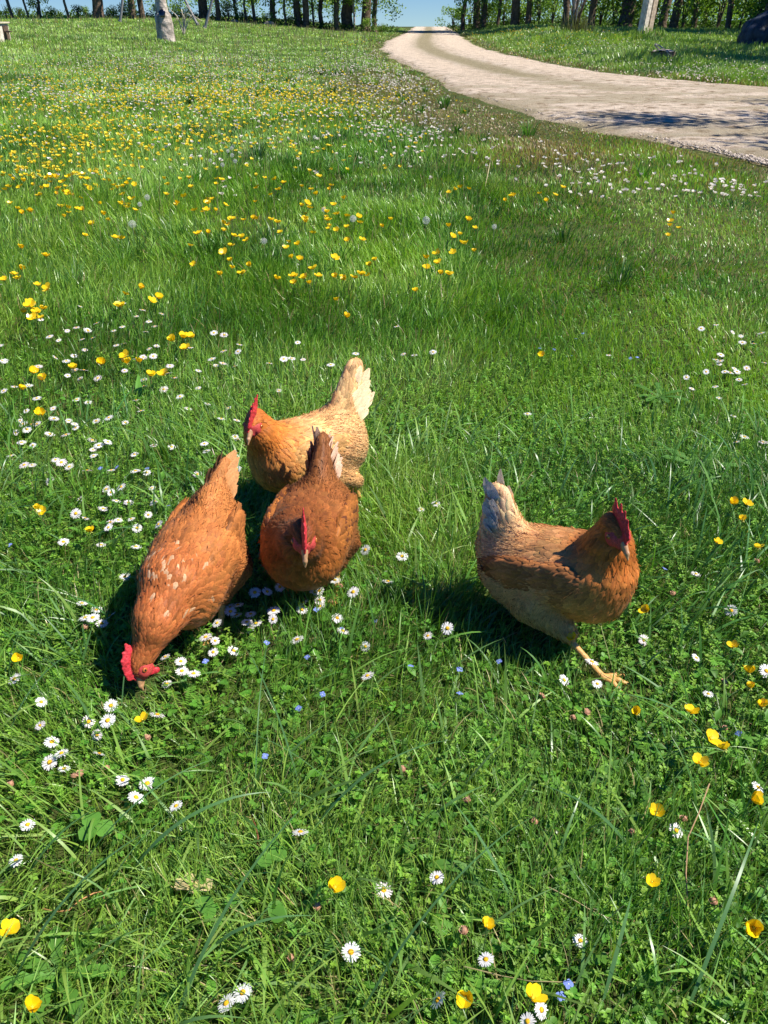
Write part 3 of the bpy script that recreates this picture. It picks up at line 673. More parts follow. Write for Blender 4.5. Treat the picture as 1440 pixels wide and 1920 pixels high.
    dk = np.exp(-(((px - 960) / 190) ** 2 + ((py - 350) / 55) ** 2)); h *= 1 + .8 * dk
    w = (.0021 + .0018 * rng.random(n)) * np.maximum(1, y / 2.4) ** .84
    az = fbm(x, y, .8, 62, 2) * 12 + rng.normal(0, 1.2, n)
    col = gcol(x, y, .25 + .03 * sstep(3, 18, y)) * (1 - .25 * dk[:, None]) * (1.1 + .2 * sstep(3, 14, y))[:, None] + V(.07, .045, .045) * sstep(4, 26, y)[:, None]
    p = (rng.random(n) < (.03 + .85 * dry + .16 * rightshort))[:, None]; col = col * (1 - .22 * ((px > np.interp(py, XR_Y, XR_X)) & (y > 12)))[:, None]  # right verge: tree shade deepened by darkening the blade colour
    col = np.where(p, (PAL['brown'] * .5 + PAL['dry'] * .5 * rng.random((n, 1))) * (.8 + .5 * rng.random((n, 1))), col)
    # tussocks: clumps of taller splayed blades
    cx, cy = scatter(2.0, 22, lambda q: 2.6 * np.minimum(1, (4 / q) ** 1.0)); tc_, pxc, pyc, dc = zone(cx, cy); kk = (tc_ < -.4) & ((pxc < 900) | (rng.random(len(cx)) < .35)); cx, cy = cx[kk], cy[kk]
    nb_ = 46; R0 = (.03 + .06 * rng.random(len(cx))); a_ = rng.random((len(cx), nb_)) * 6.28; rr_ = R0[:, None] * rng.random((len(cx), nb_)) ** .5
    tx = (cx[:, None] + rr_ * np.cos(a_)).ravel(); ty = (cy[:, None] + rr_ * np.sin(a_)).ravel(); th_ = np.repeat(.10 + .11 * rng.random(len(cx)), nb_) * (.5 + .7 * rng.random(len(tx)))
    tw_ = (.0028 + .002 * rng.random(len(tx))) * np.maximum(1, ty / 2.6) ** .7; tcol = np.repeat(gcol(cx, cy, -.12), nb_, 0) * (1 + rng.normal(0, .14, (len(tx), 1)))
    push(*blades(tx, ty, th_, tw_, a_.ravel() + rng.normal(0, .4, len(tx)), .10 + .5 * (rr_ / R0[:, None]).ravel() * rng.random(len(tx)), .3 + .8 * rng.random(len(tx)), tcol, 5))
    flush('grass', 'darker tussocks of taller grass standing out of the meadow')
    h *= (.62 + .9 * fbm(x, y, 2.3, 301, 2)) * (1 + .7 * ((px > np.interp(py, XR_Y, XR_X)) & (y > 12)))
    for bx_, by_ in ((-9.6, 38.3), (-16.5, 36.2), (10.1, 34.8), (7.6, 24.8), (14.5, 30.9), (8.3, 40)): h *= 1 + 1.3 * np.exp(-(np.hypot(x - bx_, (y - by_) * .8) / .9) ** 2)
    near = y < 7
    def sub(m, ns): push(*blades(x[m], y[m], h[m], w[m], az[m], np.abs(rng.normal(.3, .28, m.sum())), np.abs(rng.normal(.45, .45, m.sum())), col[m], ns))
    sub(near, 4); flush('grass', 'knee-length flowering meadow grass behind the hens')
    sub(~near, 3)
    # thin seeding stalks above the far meadow
    x, y = scatter(5, 60, lambda y: 26 * (5 / y) ** .8); t, px, py, dry = zone(x, y); k = (t < -.6) & (px < 900); x, y = x[k], y[k]; n = len(x)
    push(*blades(x, y, .18 + .16 * rng.random(n), .003 * np.maximum(1, y / 5), rng.random(n) * 6.3, rng.random(n) * .2, rng.random(n) * .3, np.tile(V(.30, .27, .13), (n, 1)), 3))
    flush('grass', 'far meadow grass running back to the trees')

# ------------------------------------------------------------------ broad little leaves of the ground cover
def leafset(P0, dirv, nrm, L, Wd, col, nu=4, prof=(.15, .85, 1, .12), fold=.25, droop=.2):
    n = len(P0); ts = np.linspace(0, 1, nu); pr = np.interp(ts, np.linspace(0, 1, len(prof)), prof)
    s = np.cross(nrm, dirv); s /= np.maximum(np.linalg.norm(s, axis=1, keepdims=True), 1e-6)
    U = np.array([-1, 0, 1.0]); 
    Q = P0[:, None, None] + dirv[:, None, None] * (L[:, None] * ts)[:, :, None, None] + s[:, None, None] * ((Wd[:, None] * pr * .5)[:, :, None] * U)[..., None] \
        + nrm[:, None, None] * ((np.abs(U)[None, None] * (Wd[:, None] * pr)[:, :, None] * fold) - (L[:, None] * ts ** 2 * droop)[:, :, None])[..., None]
    C = col[:, None, None] * (1 + .12 * np.abs(U))[None, None, :, None] * np.ones((1, nu, 1, 1))
    return Q.reshape(-1, 3), np.clip(C.reshape(-1, 3), 0, .95), quads(n, nu, 3)
def dirs_from(az, pitch):
    d = np.stack([np.cos(az) * np.cos(pitch), np.sin(az) * np.cos(pitch), np.sin(pitch)], 1)
    nn = np.stack([-np.cos(az) * np.sin(pitch), -np.sin(az) * np.sin(pitch), np.cos(pitch)], 1); return d, nn
def join_sets(sets):
    off = 0; P = []; C = []; F = []
    for p, c, f in sets: P.append(p); C.append(c); F.append(f + off); off += len(p)
    return np.concatenate(P), np.concatenate(C), np.concatenate(F)
def stuff_mesh(name, sets, mat, label=None):
    P, C, F = join_sets(sets); o = link(name, mesh_from(name, P, F.ravel(), np.full(len(F), 4), mat, C)); tag(o, kind='stuff', label=label); return o
def near_hen(x, y, k=1.0):
    m = np.zeros(len(x), bool)
    for hx, hy, r in HEAD_SPOTS: m |= np.hypot(x - hx, y - hy) < r * .8 * k
    return m
def build_cover():
    # clover
    x, y = scatter(.15, 2.8, lambda y: 1150 + 0 * y); m = (fbm(x, y, 2.0, 101, 3) > .52) & ~near_hen(x, y); x, y = x[m], y[m]; n = len(x)
    z = hgt(x, y) + .012 + .034 * rng.random(n); az0 = rng.random(n) * 6.28; tilt = rng.normal(0, .3, n); S = []
    sz = .006 + .006 * rng.random(n) ** 1.8; col = V(.085, .225, .024) * (.7 + .8 * rng.random((n, 1))) * (1 + rng.normal(0, .05, (n, 3)))
    for k in range(3):
        d, nn = dirs_from(az0 + k * 2.094, .15 + tilt * math.cos(k * 2.1)); S.append(leafset(np.stack([x, y, z], 1), d, nn, sz, sz * 1.0, col, 4, (.25, .95, 1.0, .35), .12, .1))
    S.append(blades(x, y, z - hgt(x, y) + .003, np.full(n, .0011), az0, np.full(n, .05), np.full(n, .05), col * 1.1, 2))
    stuff_mesh('clover', S, M_leaf, 'patches of small clover leaves among the near grass')
    # chickweed and speedwell: sprigs of tiny paired leaves
    S = []
    x, y = scatter(.15, 3.2, lambda y: 1900 + 0 * y)
    m = ((fbm(x, y, 1.5, 131, 3) > .47) | (rng.random(len(x)) < .12)) & ~near_hen(x, y); x, y = x[m], y[m]; n = len(x)
    az = rng.random(n) * 6.28; hh = .022 + .035 * rng.random(n); ln = np.abs(rng.normal(.5, .3, n)); z0 = hgt(x, y)
    cb = V(.165, .310, .035) * (.65 + .8 * rng.random((n, 1))) * (1 + rng.normal(0, .06, (n, 3)))
    S.append(blades(x, y, hh, np.full(n, .0012), az, ln, np.zeros(n), cb, 2))
    for j, tt in enumerate((.35, .55, .75, .95, 1.0)):
        bx = x + np.sin(ln) * hh * tt * np.cos(az); by = y + np.sin(ln) * hh * tt * np.sin(az); bz = z0 + np.cos(ln) * hh * tt
        for q in (0, 3.14):
            a2 = az + j * 1.57 + q + rng.normal(0, .3, n); d, nn = dirs_from(a2, rng.normal(.25, .35, n)); l_ = (.0055 + .0055 * rng.random(n))
            S.append(leafset(np.stack([bx, by, bz], 1), d, nn, l_, l_ * (.55 + .25 * rng.random(n)), cb * (.9 + .25 * rng.random((n, 1))), 3, (.3, 1, .1), .2, .1))
    stuff_mesh('chickweed', S, M_leaf, 'bright green sprigs of tiny paired leaves carpeting the near ground')
    # feathery yarrow-like leaves
    S = []
    x, y = scatter(.15, 2.2, lambda y: 120 + 0 * y); m = (fbm(x, y, 1.8, 171, 2) > .5) & ~near_hen(x, y, 1.6); x, y = x[m], y[m]; n = len(x)
    az = rng.random(n) * 6.28; LL = .045 + .035 * rng.random(n); pt = .25 + .5 * rng.random(n); z0 = hgt(x, y) + .008; cb = V(.110, .270, .030) * (.75 + .6 * rng.random((n, 1)))
    for j in range(11):
        tt = (j + 1) / 11; px_ = x + np.cos(az) * np.cos(pt) * LL * tt; py_ = y + np.sin(az) * np.cos(pt) * LL * tt; pz_ = z0 + np.sin(pt) * LL * (tt - .45 * tt * tt)
        for q in (1, -1):
            d, nn = dirs_from(az + q * 1.05, rng.normal(.2, .2, n)); l_ = LL * .26 * math.sin(math.pi * min(.95, .15 + .8 * (1 - tt) + .1)) ; S.append(leafset(np.stack([px_, py_, pz_], 1), d, nn, l_, l_ * .42, cb, 3, (.3, 1, .15), .1, .1))
    stuff_mesh('yarrow_leaves', S, M_leaf, 'feathery fern-like leaves among the near grass')
    # small oval leaves lying low (self-heal, plantain seedlings)
    x, y = scatter(.15, 4.5, lambda y: 900 * np.minimum(1, 2.2 / y)); m = ~near_hen(x, y) & (fbm(x, y, 1.1, 191, 3) > .42); x, y = x[m], y[m]; n = len(x)
    d, nn = dirs_from(rng.random(n) * 6.28, rng.normal(.35, .35, n)); l_ = .012 + .022 * rng.random(n) ** 2
    stuff_mesh('herb_leaves', [leafset(np.stack([x, y, hgt(x, y) + .006 + .03 * rng.random(n)], 1), d, nn, l_, l_ * (.35 + .3 * rng.random(n)), V(.080, .205, .022) * (.7 + .9 * rng.random((n, 1))), 4, (.2, .8, 1, .1), .18, .35)], M_leaf, 'low oval herb leaves between the grass blades')
    # dead thatch
    x, y = scatter(.15, 4, lambda y: 900 * np.minimum(1, 2 / y)); m = fbm(x, y, 1.9, 211, 2) > .5; x, y = x[m], y[m]; n = len(x)
    stuff_mesh('dead_grass', [blades(x, y, .02 + .05 * rng.random(n), .0012 + .001 * rng.random(n), rng.random(n) * 6.28, 1.1 + .4 * rng.random(n), rng.normal(.1, .3, n), V(.36, .28, .13) * (.5 + .7 * rng.random((n, 1))), 4, z0=hgt(x, y) + .012 * rng.random(n))], M_leaf, 'withered straw blades lying in the near grass')
    # gravel
    py = rng.random(22000) ** .7 * 250 + 66; f = .035 + .95 * rng.random(22000); xl = np.interp(py, XL_Y, XL_X); xr = np.minimum(np.interp(py, XR_Y, XR_X), 1700); pxx = xl + (xr - xl) * f
    v = (960 - py) / FPX; uu = (pxx - 720) / FPX; t = -CAMH / (-_sp + v * _cp); X = uu * t; Y = (_cp + v * _sp) * t; Z = hgt(X, Y) + .030
    ic = np.array([[1, 0, 0], [-1, 0, 0], [0, 1, 0], [0, -1, 0], [0, 0, 1.0], [0, 0, -1]]); r_ = .006 + .018 * rng.random(22000) ** 3
    P = np.stack([X, Y, Z], 1)[:, None] + ic[None] * r_[:, None, None] * V(1, 1, .6) * (.7 + .6 * rng.random((22000, 6, 1)))
    tri = np.array([[0, 2, 4], [2, 1, 4], [1, 3, 4], [3, 0, 4], [2, 0, 5], [1, 2, 5], [3, 1, 5], [0, 3, 5]]); F = (tri[None] + np.arange(22000)[:, None, None] * 6).reshape(-1, 3)
    c = np.repeat(V(.55, .46, .37) * (.5 + .7 * rng.random((22000, 1))), 6, 0)
    tag(link('gravel', mesh_from('gravel', P.reshape(-1, 3), F.ravel(), np.full(len(F), 3), colmat('pebble', .9, .2), c, False)), kind='stuff')

# ------------------------------------------------------------------ flowers
DAISY = [(27,1273),(77,1316),(75,1360),(97,1391),(115,1412),(93,1429),(120,1441),(182,1378),(202,1351),(186,1413),(166,1353),(208,1323),(295,1340),(230,1462),(276,1469),(255,1495),(330,1511),(52,1546),(30,1613),(313,1282),(339,1240),(341,1258),(363,1263),(438,1220),(154,1131),(181,1143),(160,1158),(174,1158),(191,1169),(206,1155),(431,1139),(446,1134),(407,1168),(501,1109),(513,1145),(557,1199),(590,1111),(662,1110),(628,1088),(689,1267),(685,1212),(754,1043),(685,1031),(790,955),(817,944),(1058,1275),(1110,1241),(1120,1282),(1046,995),(1305,1076),(1305,1233),(1328,1301),(1421,1476),(819,1645),(719,1669),(658,1785),(424,1881),(455,1861),(911,1799),(1088,1764),(821,1875),(989,1915),(1015,1893),(563,1560),(1268,1557),(839,1178),(802,1192),(727,1090),(643,1183),(1207,1200),(1371,1145),(1437,1258),
(8,677),(72,687),(124,677),(139,667),(104,670),(127,704),(150,710),(144,749),(43,795),(51,805),(69,795),(204,783),(173,825),(185,835),(174,843),(60,872),(163,882),(104,862),(115,867),(199,917),(208,923),(227,913),(241,942),(252,852),(322,838),(254,883),(275,886),(285,915),(372,695),(397,673),(405,685),(418,681),(315,700),(327,708),(428,765),(415,785),(444,788),(441,819),(446,824),(383,832),(387,846),(443,880),(370,889),(389,757),(307,730),
(246,973),(257,990),(255,1025),(234,1081),(297,983),(278,965),(279,603),(143,614),(164,619),(173,634),(154,636),(166,621),(181,606),(232,644),(93,631),(110,638),(159,656),(419,658),(446,659),(449,646),(420,628),
(505,681),(532,673),(547,672),(568,674),(620,684),(667,663),(756,664),(777,666),(812,660),(743,612),(558,642),
(1141,666),(1350,677),(1359,697),(1377,691),(1382,697),(1400,690),(1341,725),(1348,746),(1389,630),(1392,642),(1324,697),(1315,616),(1374,623),(989,776),(1380,829),(1431,829),(1396,819),(1375,780),(1433,680),
(1079,296),(1100,311),(1120,307),(1130,311),(1158,307),(1068,315),(1050,328),(1104,324),(1117,324),(1116,334),(1073,342),(1087,342),(1132,340),(1145,341),(1122,340),(1146,358),(1164,359),(1173,360),(1143,371),(1088,357),(1242,350),(1264,340),(1217,353),(1234,354),(1285,350),(1362,346),(1374,347),(1388,351),(1395,359),(1409,361),(1418,355),(1423,368),(1355,362),(1336,348)]
BUTTER = [(16,1746),(267,1350),(628,1664),(913,1736),(874,1870),(998,1872),(60,1889),(1222,1654),(1231,1525),(1414,1740),(1410,1500),(1360,1405),(1332,1385),(1313,1430),(1296,1335),(1196,1338),(1375,1211),(1407,1290),(1404,1262),(1430,1325),(1070,1160),(1073,1197),(1212,1145),(1393,976),(1375,945),(1400,945),(1345,1017),(1423,1027),(35,1234),(72,954),(80,958),(170,997),
(77,776),(41,730),(62,698),(80,713),(137,690),(190,682),(238,681),(283,705),(307,702),(236,667),(261,679),
(84,478),(41,506),(27,515),(33,523),(8,525),(90,541),(57,573),(46,586),(63,582),(80,580),(76,597),(62,596),(68,585),(235,552),(265,541),(224,575),(285,565),(297,559),(325,639),(343,633),(357,632),(348,654),(228,448),(172,421),(195,403),(204,413),(128,391),(129,399),(145,392),(155,394),(188,383),(224,382),(237,390),(253,394),(370,439),(374,437),(391,437),(382,397),(364,395),(404,395),(390,382),(420,420),(428,422),(439,443),(457,413),(453,445),(462,451),(433,461),(420,475),(432,489),(435,503),(454,513),(476,411),
(508,412),(525,436),(481,411),(566,386),(575,382),(580,390),(573,402),(572,411),(559,459),(562,487),(550,518),(551,531),(571,521),(580,532),(587,504),(596,518),(612,408),(625,385),(631,402),(631,433),(651,406),(650,426),(629,520),(642,519),(646,525),(664,521),(678,515),(690,517),(692,498),(703,488),(631,563),(732,412),(780,546),(799,485),(800,503),(822,493),(826,514),(842,515),(841,425),(862,440),(865,456),(873,457),(878,413),(891,428),(889,471),(848,444),(849,474),
(962,368),(1012,363),(1024,377),(1041,366),(1261,401),(1257,415),(1256,424),(1252,442),(1273,428),(1015,666),(1055,352),
(842,361),(852,356),(863,352),(879,355),(947,377),(958,368),(554,308),(563,292),(580,310),(566,350),(621,348),(618,356),(593,365),(645,373),(598,331),(620,311),(608,289),(586,296),(557,294),(482,352),(508,366),(539,246),(519,246),(564,257),(558,253),(647,266),(728,262),(752,245),(771,257),(780,262),(798,251),(767,281),(778,276),(792,281),(788,261),(723,307),(504,225),(503,240),(496,235),
(30,267),(18,262),(133,282),(145,286),(137,280),(95,265),(92,275),(80,275),(160,265),(88,279),(156,281),(30,295),(57,282),(40,326),(48,328),(55,330),(97,333),(80,300),(82,305),(150,322),(146,327),(156,328),(152,335),(120,340),(123,350),(178,325),(220,353),(204,340),(212,356),(230,350),(230,365),(250,372),(240,225),(243,232),(245,258),(265,250),(262,245),(278,248),(280,238),(334,247),(330,280)]
CLOCK = [(434,278),(427,283),(437,274),(435,291),(441,302),(417,309),(394,301),(276,370),(262,383),(248,420),(607,393),(662,410),(799,413),(927,425),(590,257),(665,212),(667,222),(495,452)]
SPEED = [(497,1418),(560,1328),(604,1302),(576,1232),(770,1250),(862,1255),(862,1300),(936,1240),(704,1165),(640,1180),(317,948),(276,878),(219,876),(188,878),(18,1022),(1052,1868),(1066,1845),(593,1143),(385,1240),(500,1205),(1012,653),(1039,655),(1072,667),(1093,625),(1080,635),(1063,668),(1182,672),(1195,670),(1246,1066),(1385,1375)]
def petal_ring(n, r0, r1, wid, rise, z, col, colb=None, nu=4, prof=(.45, .9, 1, .55), jit=.06, fold=.1, droop=.1, wj=.1):
    az = np.arange(n) * 2 * math.pi / n + rng.normal(0, jit, n); pt = np.full(n, rise) + rng.normal(0, jit, n); d, nn = dirs_from(az, pt)
    P0 = np.stack([np.cos(az) * r0, np.sin(az) * r0, np.full(n, z)], 1); L = (r1 - r0) * (1 + rng.normal(0, wj * .6, n))
    return leafset(P0, d, nn, L, wid * (1 + rng.normal(0, wj, n)), np.tile(col, (n, 1)) * (1 + rng.normal(0, .02, (n, 1))), nu, prof, fold, droop)
def dome(r, hz, z, c0, c1, ns=10, nr=4):
    P = []; C = []
    for i in range(nr + 1):
        a = i / nr * math.pi / 2
        for j in range(ns): P.append((r * math.cos(a) * math.cos(2 * math.pi * j / ns), r * math.cos(a) * math.sin(2 * math.pi * j / ns), z + hz * math.sin(a))); C.append(np.array(c0) * (1 - i / nr) + np.array(c1) * i / nr)
    F = [(i * ns + j, i * ns + (j + 1) % ns, (i + 1) * ns + (j + 1) % ns, (i + 1) * ns + j) for i in range(nr) for j in range(ns)]
    P = np.array(P); P += rng.normal(0, r * .045, P.shape)
    return P, np.array(C), np.array(F)
def set_mesh(name, sets, mat):
    P, C, F = join_sets(sets); return mesh_from(name, P, F.ravel(), np.full(len(F), 4), mat, C)
def stem_set(h, r0, r1, bend, col, ns=5, nz=6):
    t = np.linspace(0, 1, nz + 1); P = []
    for q in t:
        r = r0 + (r1 - r0) * q
        for j in range(ns): P.append((-bend * (1 - q) ** 2 + r * math.cos(2 * math.pi * j / ns), r * math.sin(2 * math.pi * j / ns), h * (q - 1)))
    F = [(i * ns + j, i * ns + (j + 1) % ns, (i + 1) * ns + (j + 1) % ns, (i + 1) * ns + j) for i in range(nz) for j in range(ns)]
    return np.array(P), np.tile(col, (len(P), 1)), np.array(F)
STEMG = V(.11, .20, .05)
def two_mat_mesh(name, groups):
    """several sets with their own materials as one mesh"""
    off = 0; P = []; C = []; F = []; mi = []; mats = []
    for sets, mat in groups:
        p, c, f = join_sets(sets); P.append(p); C.append(c); F.append(f + off); off += len(p); mi += [len(mats)] * len(f); mats.append(mat)
    P = np.concatenate(P); C = np.concatenate(C); F = np.concatenate(F); me = mesh_from(name, P, F.ravel(), np.full(len(F), 4), mats, C); me.polygons.foreach_set('material_index', np.array(mi, np.int32)); return me
M_stem = colmat('stem_green', .6, .3); M_disc = colmat('flower_disc', .75, .1)
WHITE = V(.83, .82, .80); YEL = V(.93, .63, .010); DISC = V(.72, .36, .01)
def daisy_sets(pink=0.0, small=False):
    c = WHITE * (1 - pink) + V(.78, .50, .58) * pink
    pet = [petal_ring(19, .0035, .0150, .0027, .12, .0, c), petal_ring(17, .0035, .0143, .0027, .02, -.0008, c * .97)]
    return pet, [dome(.0047, .0026, .0002, (.62, .30, .01), (.85, .52, .03))], [dome(.0045, -.0035, -.0006, STEMG, STEMG)]
def butter_sets(open_=.55):
    pet = [petal_ring(5, .0012, .0165, .0150, open_, 0, YEL, prof=(.25, .75, 1.05, .95, .45), nu=6, jit=.10, fold=.02, droop=-.12, wj=.1)]
    st = petal_ring(22, .0008, .0055, .0009, .95, .0, V(.80, .48, .02), nu=3, jit=.25)
    return pet, [st, dome(.0022, .0030, 0, (.45, .50, .04), (.55, .60, .06))], [dome(.0022, -.003, -.0004, (.3, .36, .06), (.2, .3, .05)), petal_ring(5, .001, .006, .003, -.5, 0, V(.35, .38, .08), nu=3)]
ORD = ['nearest', 'second nearest', 'third nearest', 'fourth nearest', 'fifth nearest', 'sixth nearest', 'seventh nearest', 'eighth nearest', 'ninth nearest', 'tenth nearest', 'eleventh nearest', 'twelfth nearest']
MARKS = [("the pecking hen's beak", 258, 1290), ("the pecking hen's tail tip", 410, 838), ("the buff hen's comb", 478, 745), ("the buff hen's tail", 690, 730), ("the lowered head's beak of the red-brown hen", 570, 1000), ("the striding hen's front claws", 1200, 1290), ("the striding hen's comb", 1175, 950), ("the striding hen's tail tip", 930, 900), ("the withered leaf in the grass", 370, 1635), ("the photo's bottom left corner", 0, 1920), ("the photo's bottom right corner", 1440, 1920), ("the middle of the photo's bottom edge", 720, 1920), ("the left edge's middle", 0, 960), ("the right edge's middle", 1440, 960), ("the near bend of the track's edge", 1440, 318), ("the lone tall straw in front of the track", 920, 300), ("the big seed clock at the left", 276, 370), ("the pair of seed clocks in the middle", 662, 410)]
def label_flowers(kind_word, pts, group_near):
    """a label for each spot: rank by distance to the landmark it is closest to"""
    A = np.array(pts, float); used = {}; out = [None] * len(pts)
    for li, (nm, mx, my) in enumerate(MARKS):
        d = np.hypot(A[:, 0] - mx, A[:, 1] - my); o = np.argsort(d)
        for r, i in enumerate(o[:len(ORD)]):
            used.setdefault(i, []).append((r, d[i], li))
    for i in used:
        r, d, li = min(used[i]); out[i] = f"{kind_word} {ORD[r]} to {MARKS[li][0]}"
    return out
def region(px, py):
    if py > 900: return 'in the near grass'
    v = 'beside the buff hen and beyond her' if py > 600 else 'in the middle of the meadow' if py > 300 else 'in the far band of the meadow' if py > 170 else 'far off towards the trees'
    hw = 'on the left side' if px < 360 else 'left of the centre line' if px < 720 else 'right of the centre line' if px < 1080 else 'on the track side'
    return v + ', ' + hw
def copy_tree(o, parent=None):
    c = o.copy(); COL.objects.link(c); c.parent = parent
    for ch in o.children: copy_tree(ch, c)
    return c
def flower_kind(name, cat, word, pts, mk_parts, part_names, mats, hrange, near_n, group, base_size=1.0, mid_k=1.0):
    protos_full = []; protos_one = []
    for v in range(5):
        pet, disc, cal = mk_parts(v); bend = .012 * (v - 2)
        stm = [stem_set(.085, .0011, .0008, bend, STEMG)] + cal
        protos_full.append([set_mesh(part_names[0], pet, mats[0]), set_mesh(part_names[1], disc, mats[1]), set_mesh('stem', stm, M_stem)])
        protos_one.append(two_mat_mesh(name, [(pet, mats[0]), (disc, mats[1]), (stm, M_stem)]))
    labs = label_flowers(word, pts, group)
    for i, (px, py) in enumerate(pts):
        full = i < near_n or py > 900
        h = hrange(px, py) * (.65 + .55 * random.random()); p = at(px, py, h); z0 = float(hgt(p.x, p.y))
        p = at(px, py, h + z0); p.y = float(p.y)
        v = random.randrange(5); sc = base_size * (.74 + .40 * random.random()) * (1.0 if py > 900 else mid_k)
        tl = (random.gauss(0, .30) + .15, random.gauss(0, .30), random.random() * 6.28)
        if full:
            r = empty(name, (p.x, p.y, p.z)); r.empty_display_size = .01
            for me, nm in zip(protos_full[v], part_names + ['stem']):
                o = link(nm, me, r)
                if nm != 'stem': o.rotation_euler = tl; o.scale = (sc,) * 3
                else: o.rotation_euler = (0, 0, tl[2]); o.scale = (1, 1, max(.3, h / .085))
        else:
            r = link(name, protos_one[v]); r.location = (p.x, p.y, p.z); r.rotation_euler = (tl[0] * .7, tl[1] * .7, tl[2]); r.scale = (sc * 1.08, sc * 1.08, sc)
        lb = labs[i]
        if lb is None: lb = f"{word} {region(px, py)}"
        tag(r, lb, cat, group)
BSET = set(BUTTER)
def rnd_spots(blobs):
    out = []
    for cx, cy, sx, sy, n in blobs:
        c = 0
        while c < n:
            x = random.gauss(cx, sx); y = random.gauss(cy, sy)
            if not (-120 < x < 1560 and 62 < y < 1320): c += 1; continue
            if y < 330:
                xl = np.interp(y, XL_Y, XL_X); xr = np.interp(y, XR_Y, XR_X)
                if xl - 6 < x < xr + 6: c += 1; continue
            out.append((x, y)); c += 1
    return out
def far_flowers(name, spots, rad, col, h, label, disc=None, blob=1):
    n = len(spots); A = np.array([list(at(px, py, h)) for px, py in spots]); A[:, 2] = hgt(A[:, 0], A[:, 1]) + h * (.7 + .6 * rng.random(n))
    # keep the picture row when the ground rises
    S = []
    for k in range(5):
        az = rng.random(n) * .6 + k * 2 * math.pi / 5; pt = rng.normal(.75, .3, n); d, nn = dirs_from(az, pt)
        r_ = rad * (.75 + .5 * rng.random(n)) * np.maximum(1, A[:, 1] / 26) ** .5
        S.append(leafset(A, d, nn, r_, r_ * 1.1, np.tile(col, (n, 1)) * (.85 + .2 * rng.random((n, 1))), 3, (.3, 1, .6), .05, 0))
    if disc is not None:
        for k in range(3):
            az = rng.random(n) * .6 + k * 2.09; d, nn = dirs_from(az, np.full(n, .8)); S.append(leafset(A + V(0, 0, .002), d, nn, np.full(n, rad * .35), np.full(n, rad * .4), np.tile(disc, (n, 1)), 3, (.5, 1, .5), 0, 0))
    S.append(blades(A[:, 0], A[:, 1], A[:, 2] - hgt(A[:, 0], A[:, 1]), np.full(n, .0025), np.zeros(n), np.zeros(n), np.zeros(n), np.tile(STEMG, (n, 1)), 2))
    P, C, F = join_sets(S); o = link(name, mesh_from(name, P, F.ravel(), np.full(len(F), 4), M_petalw if disc is not None else M_petaly, C)); tag(o, label, kind='stuff')
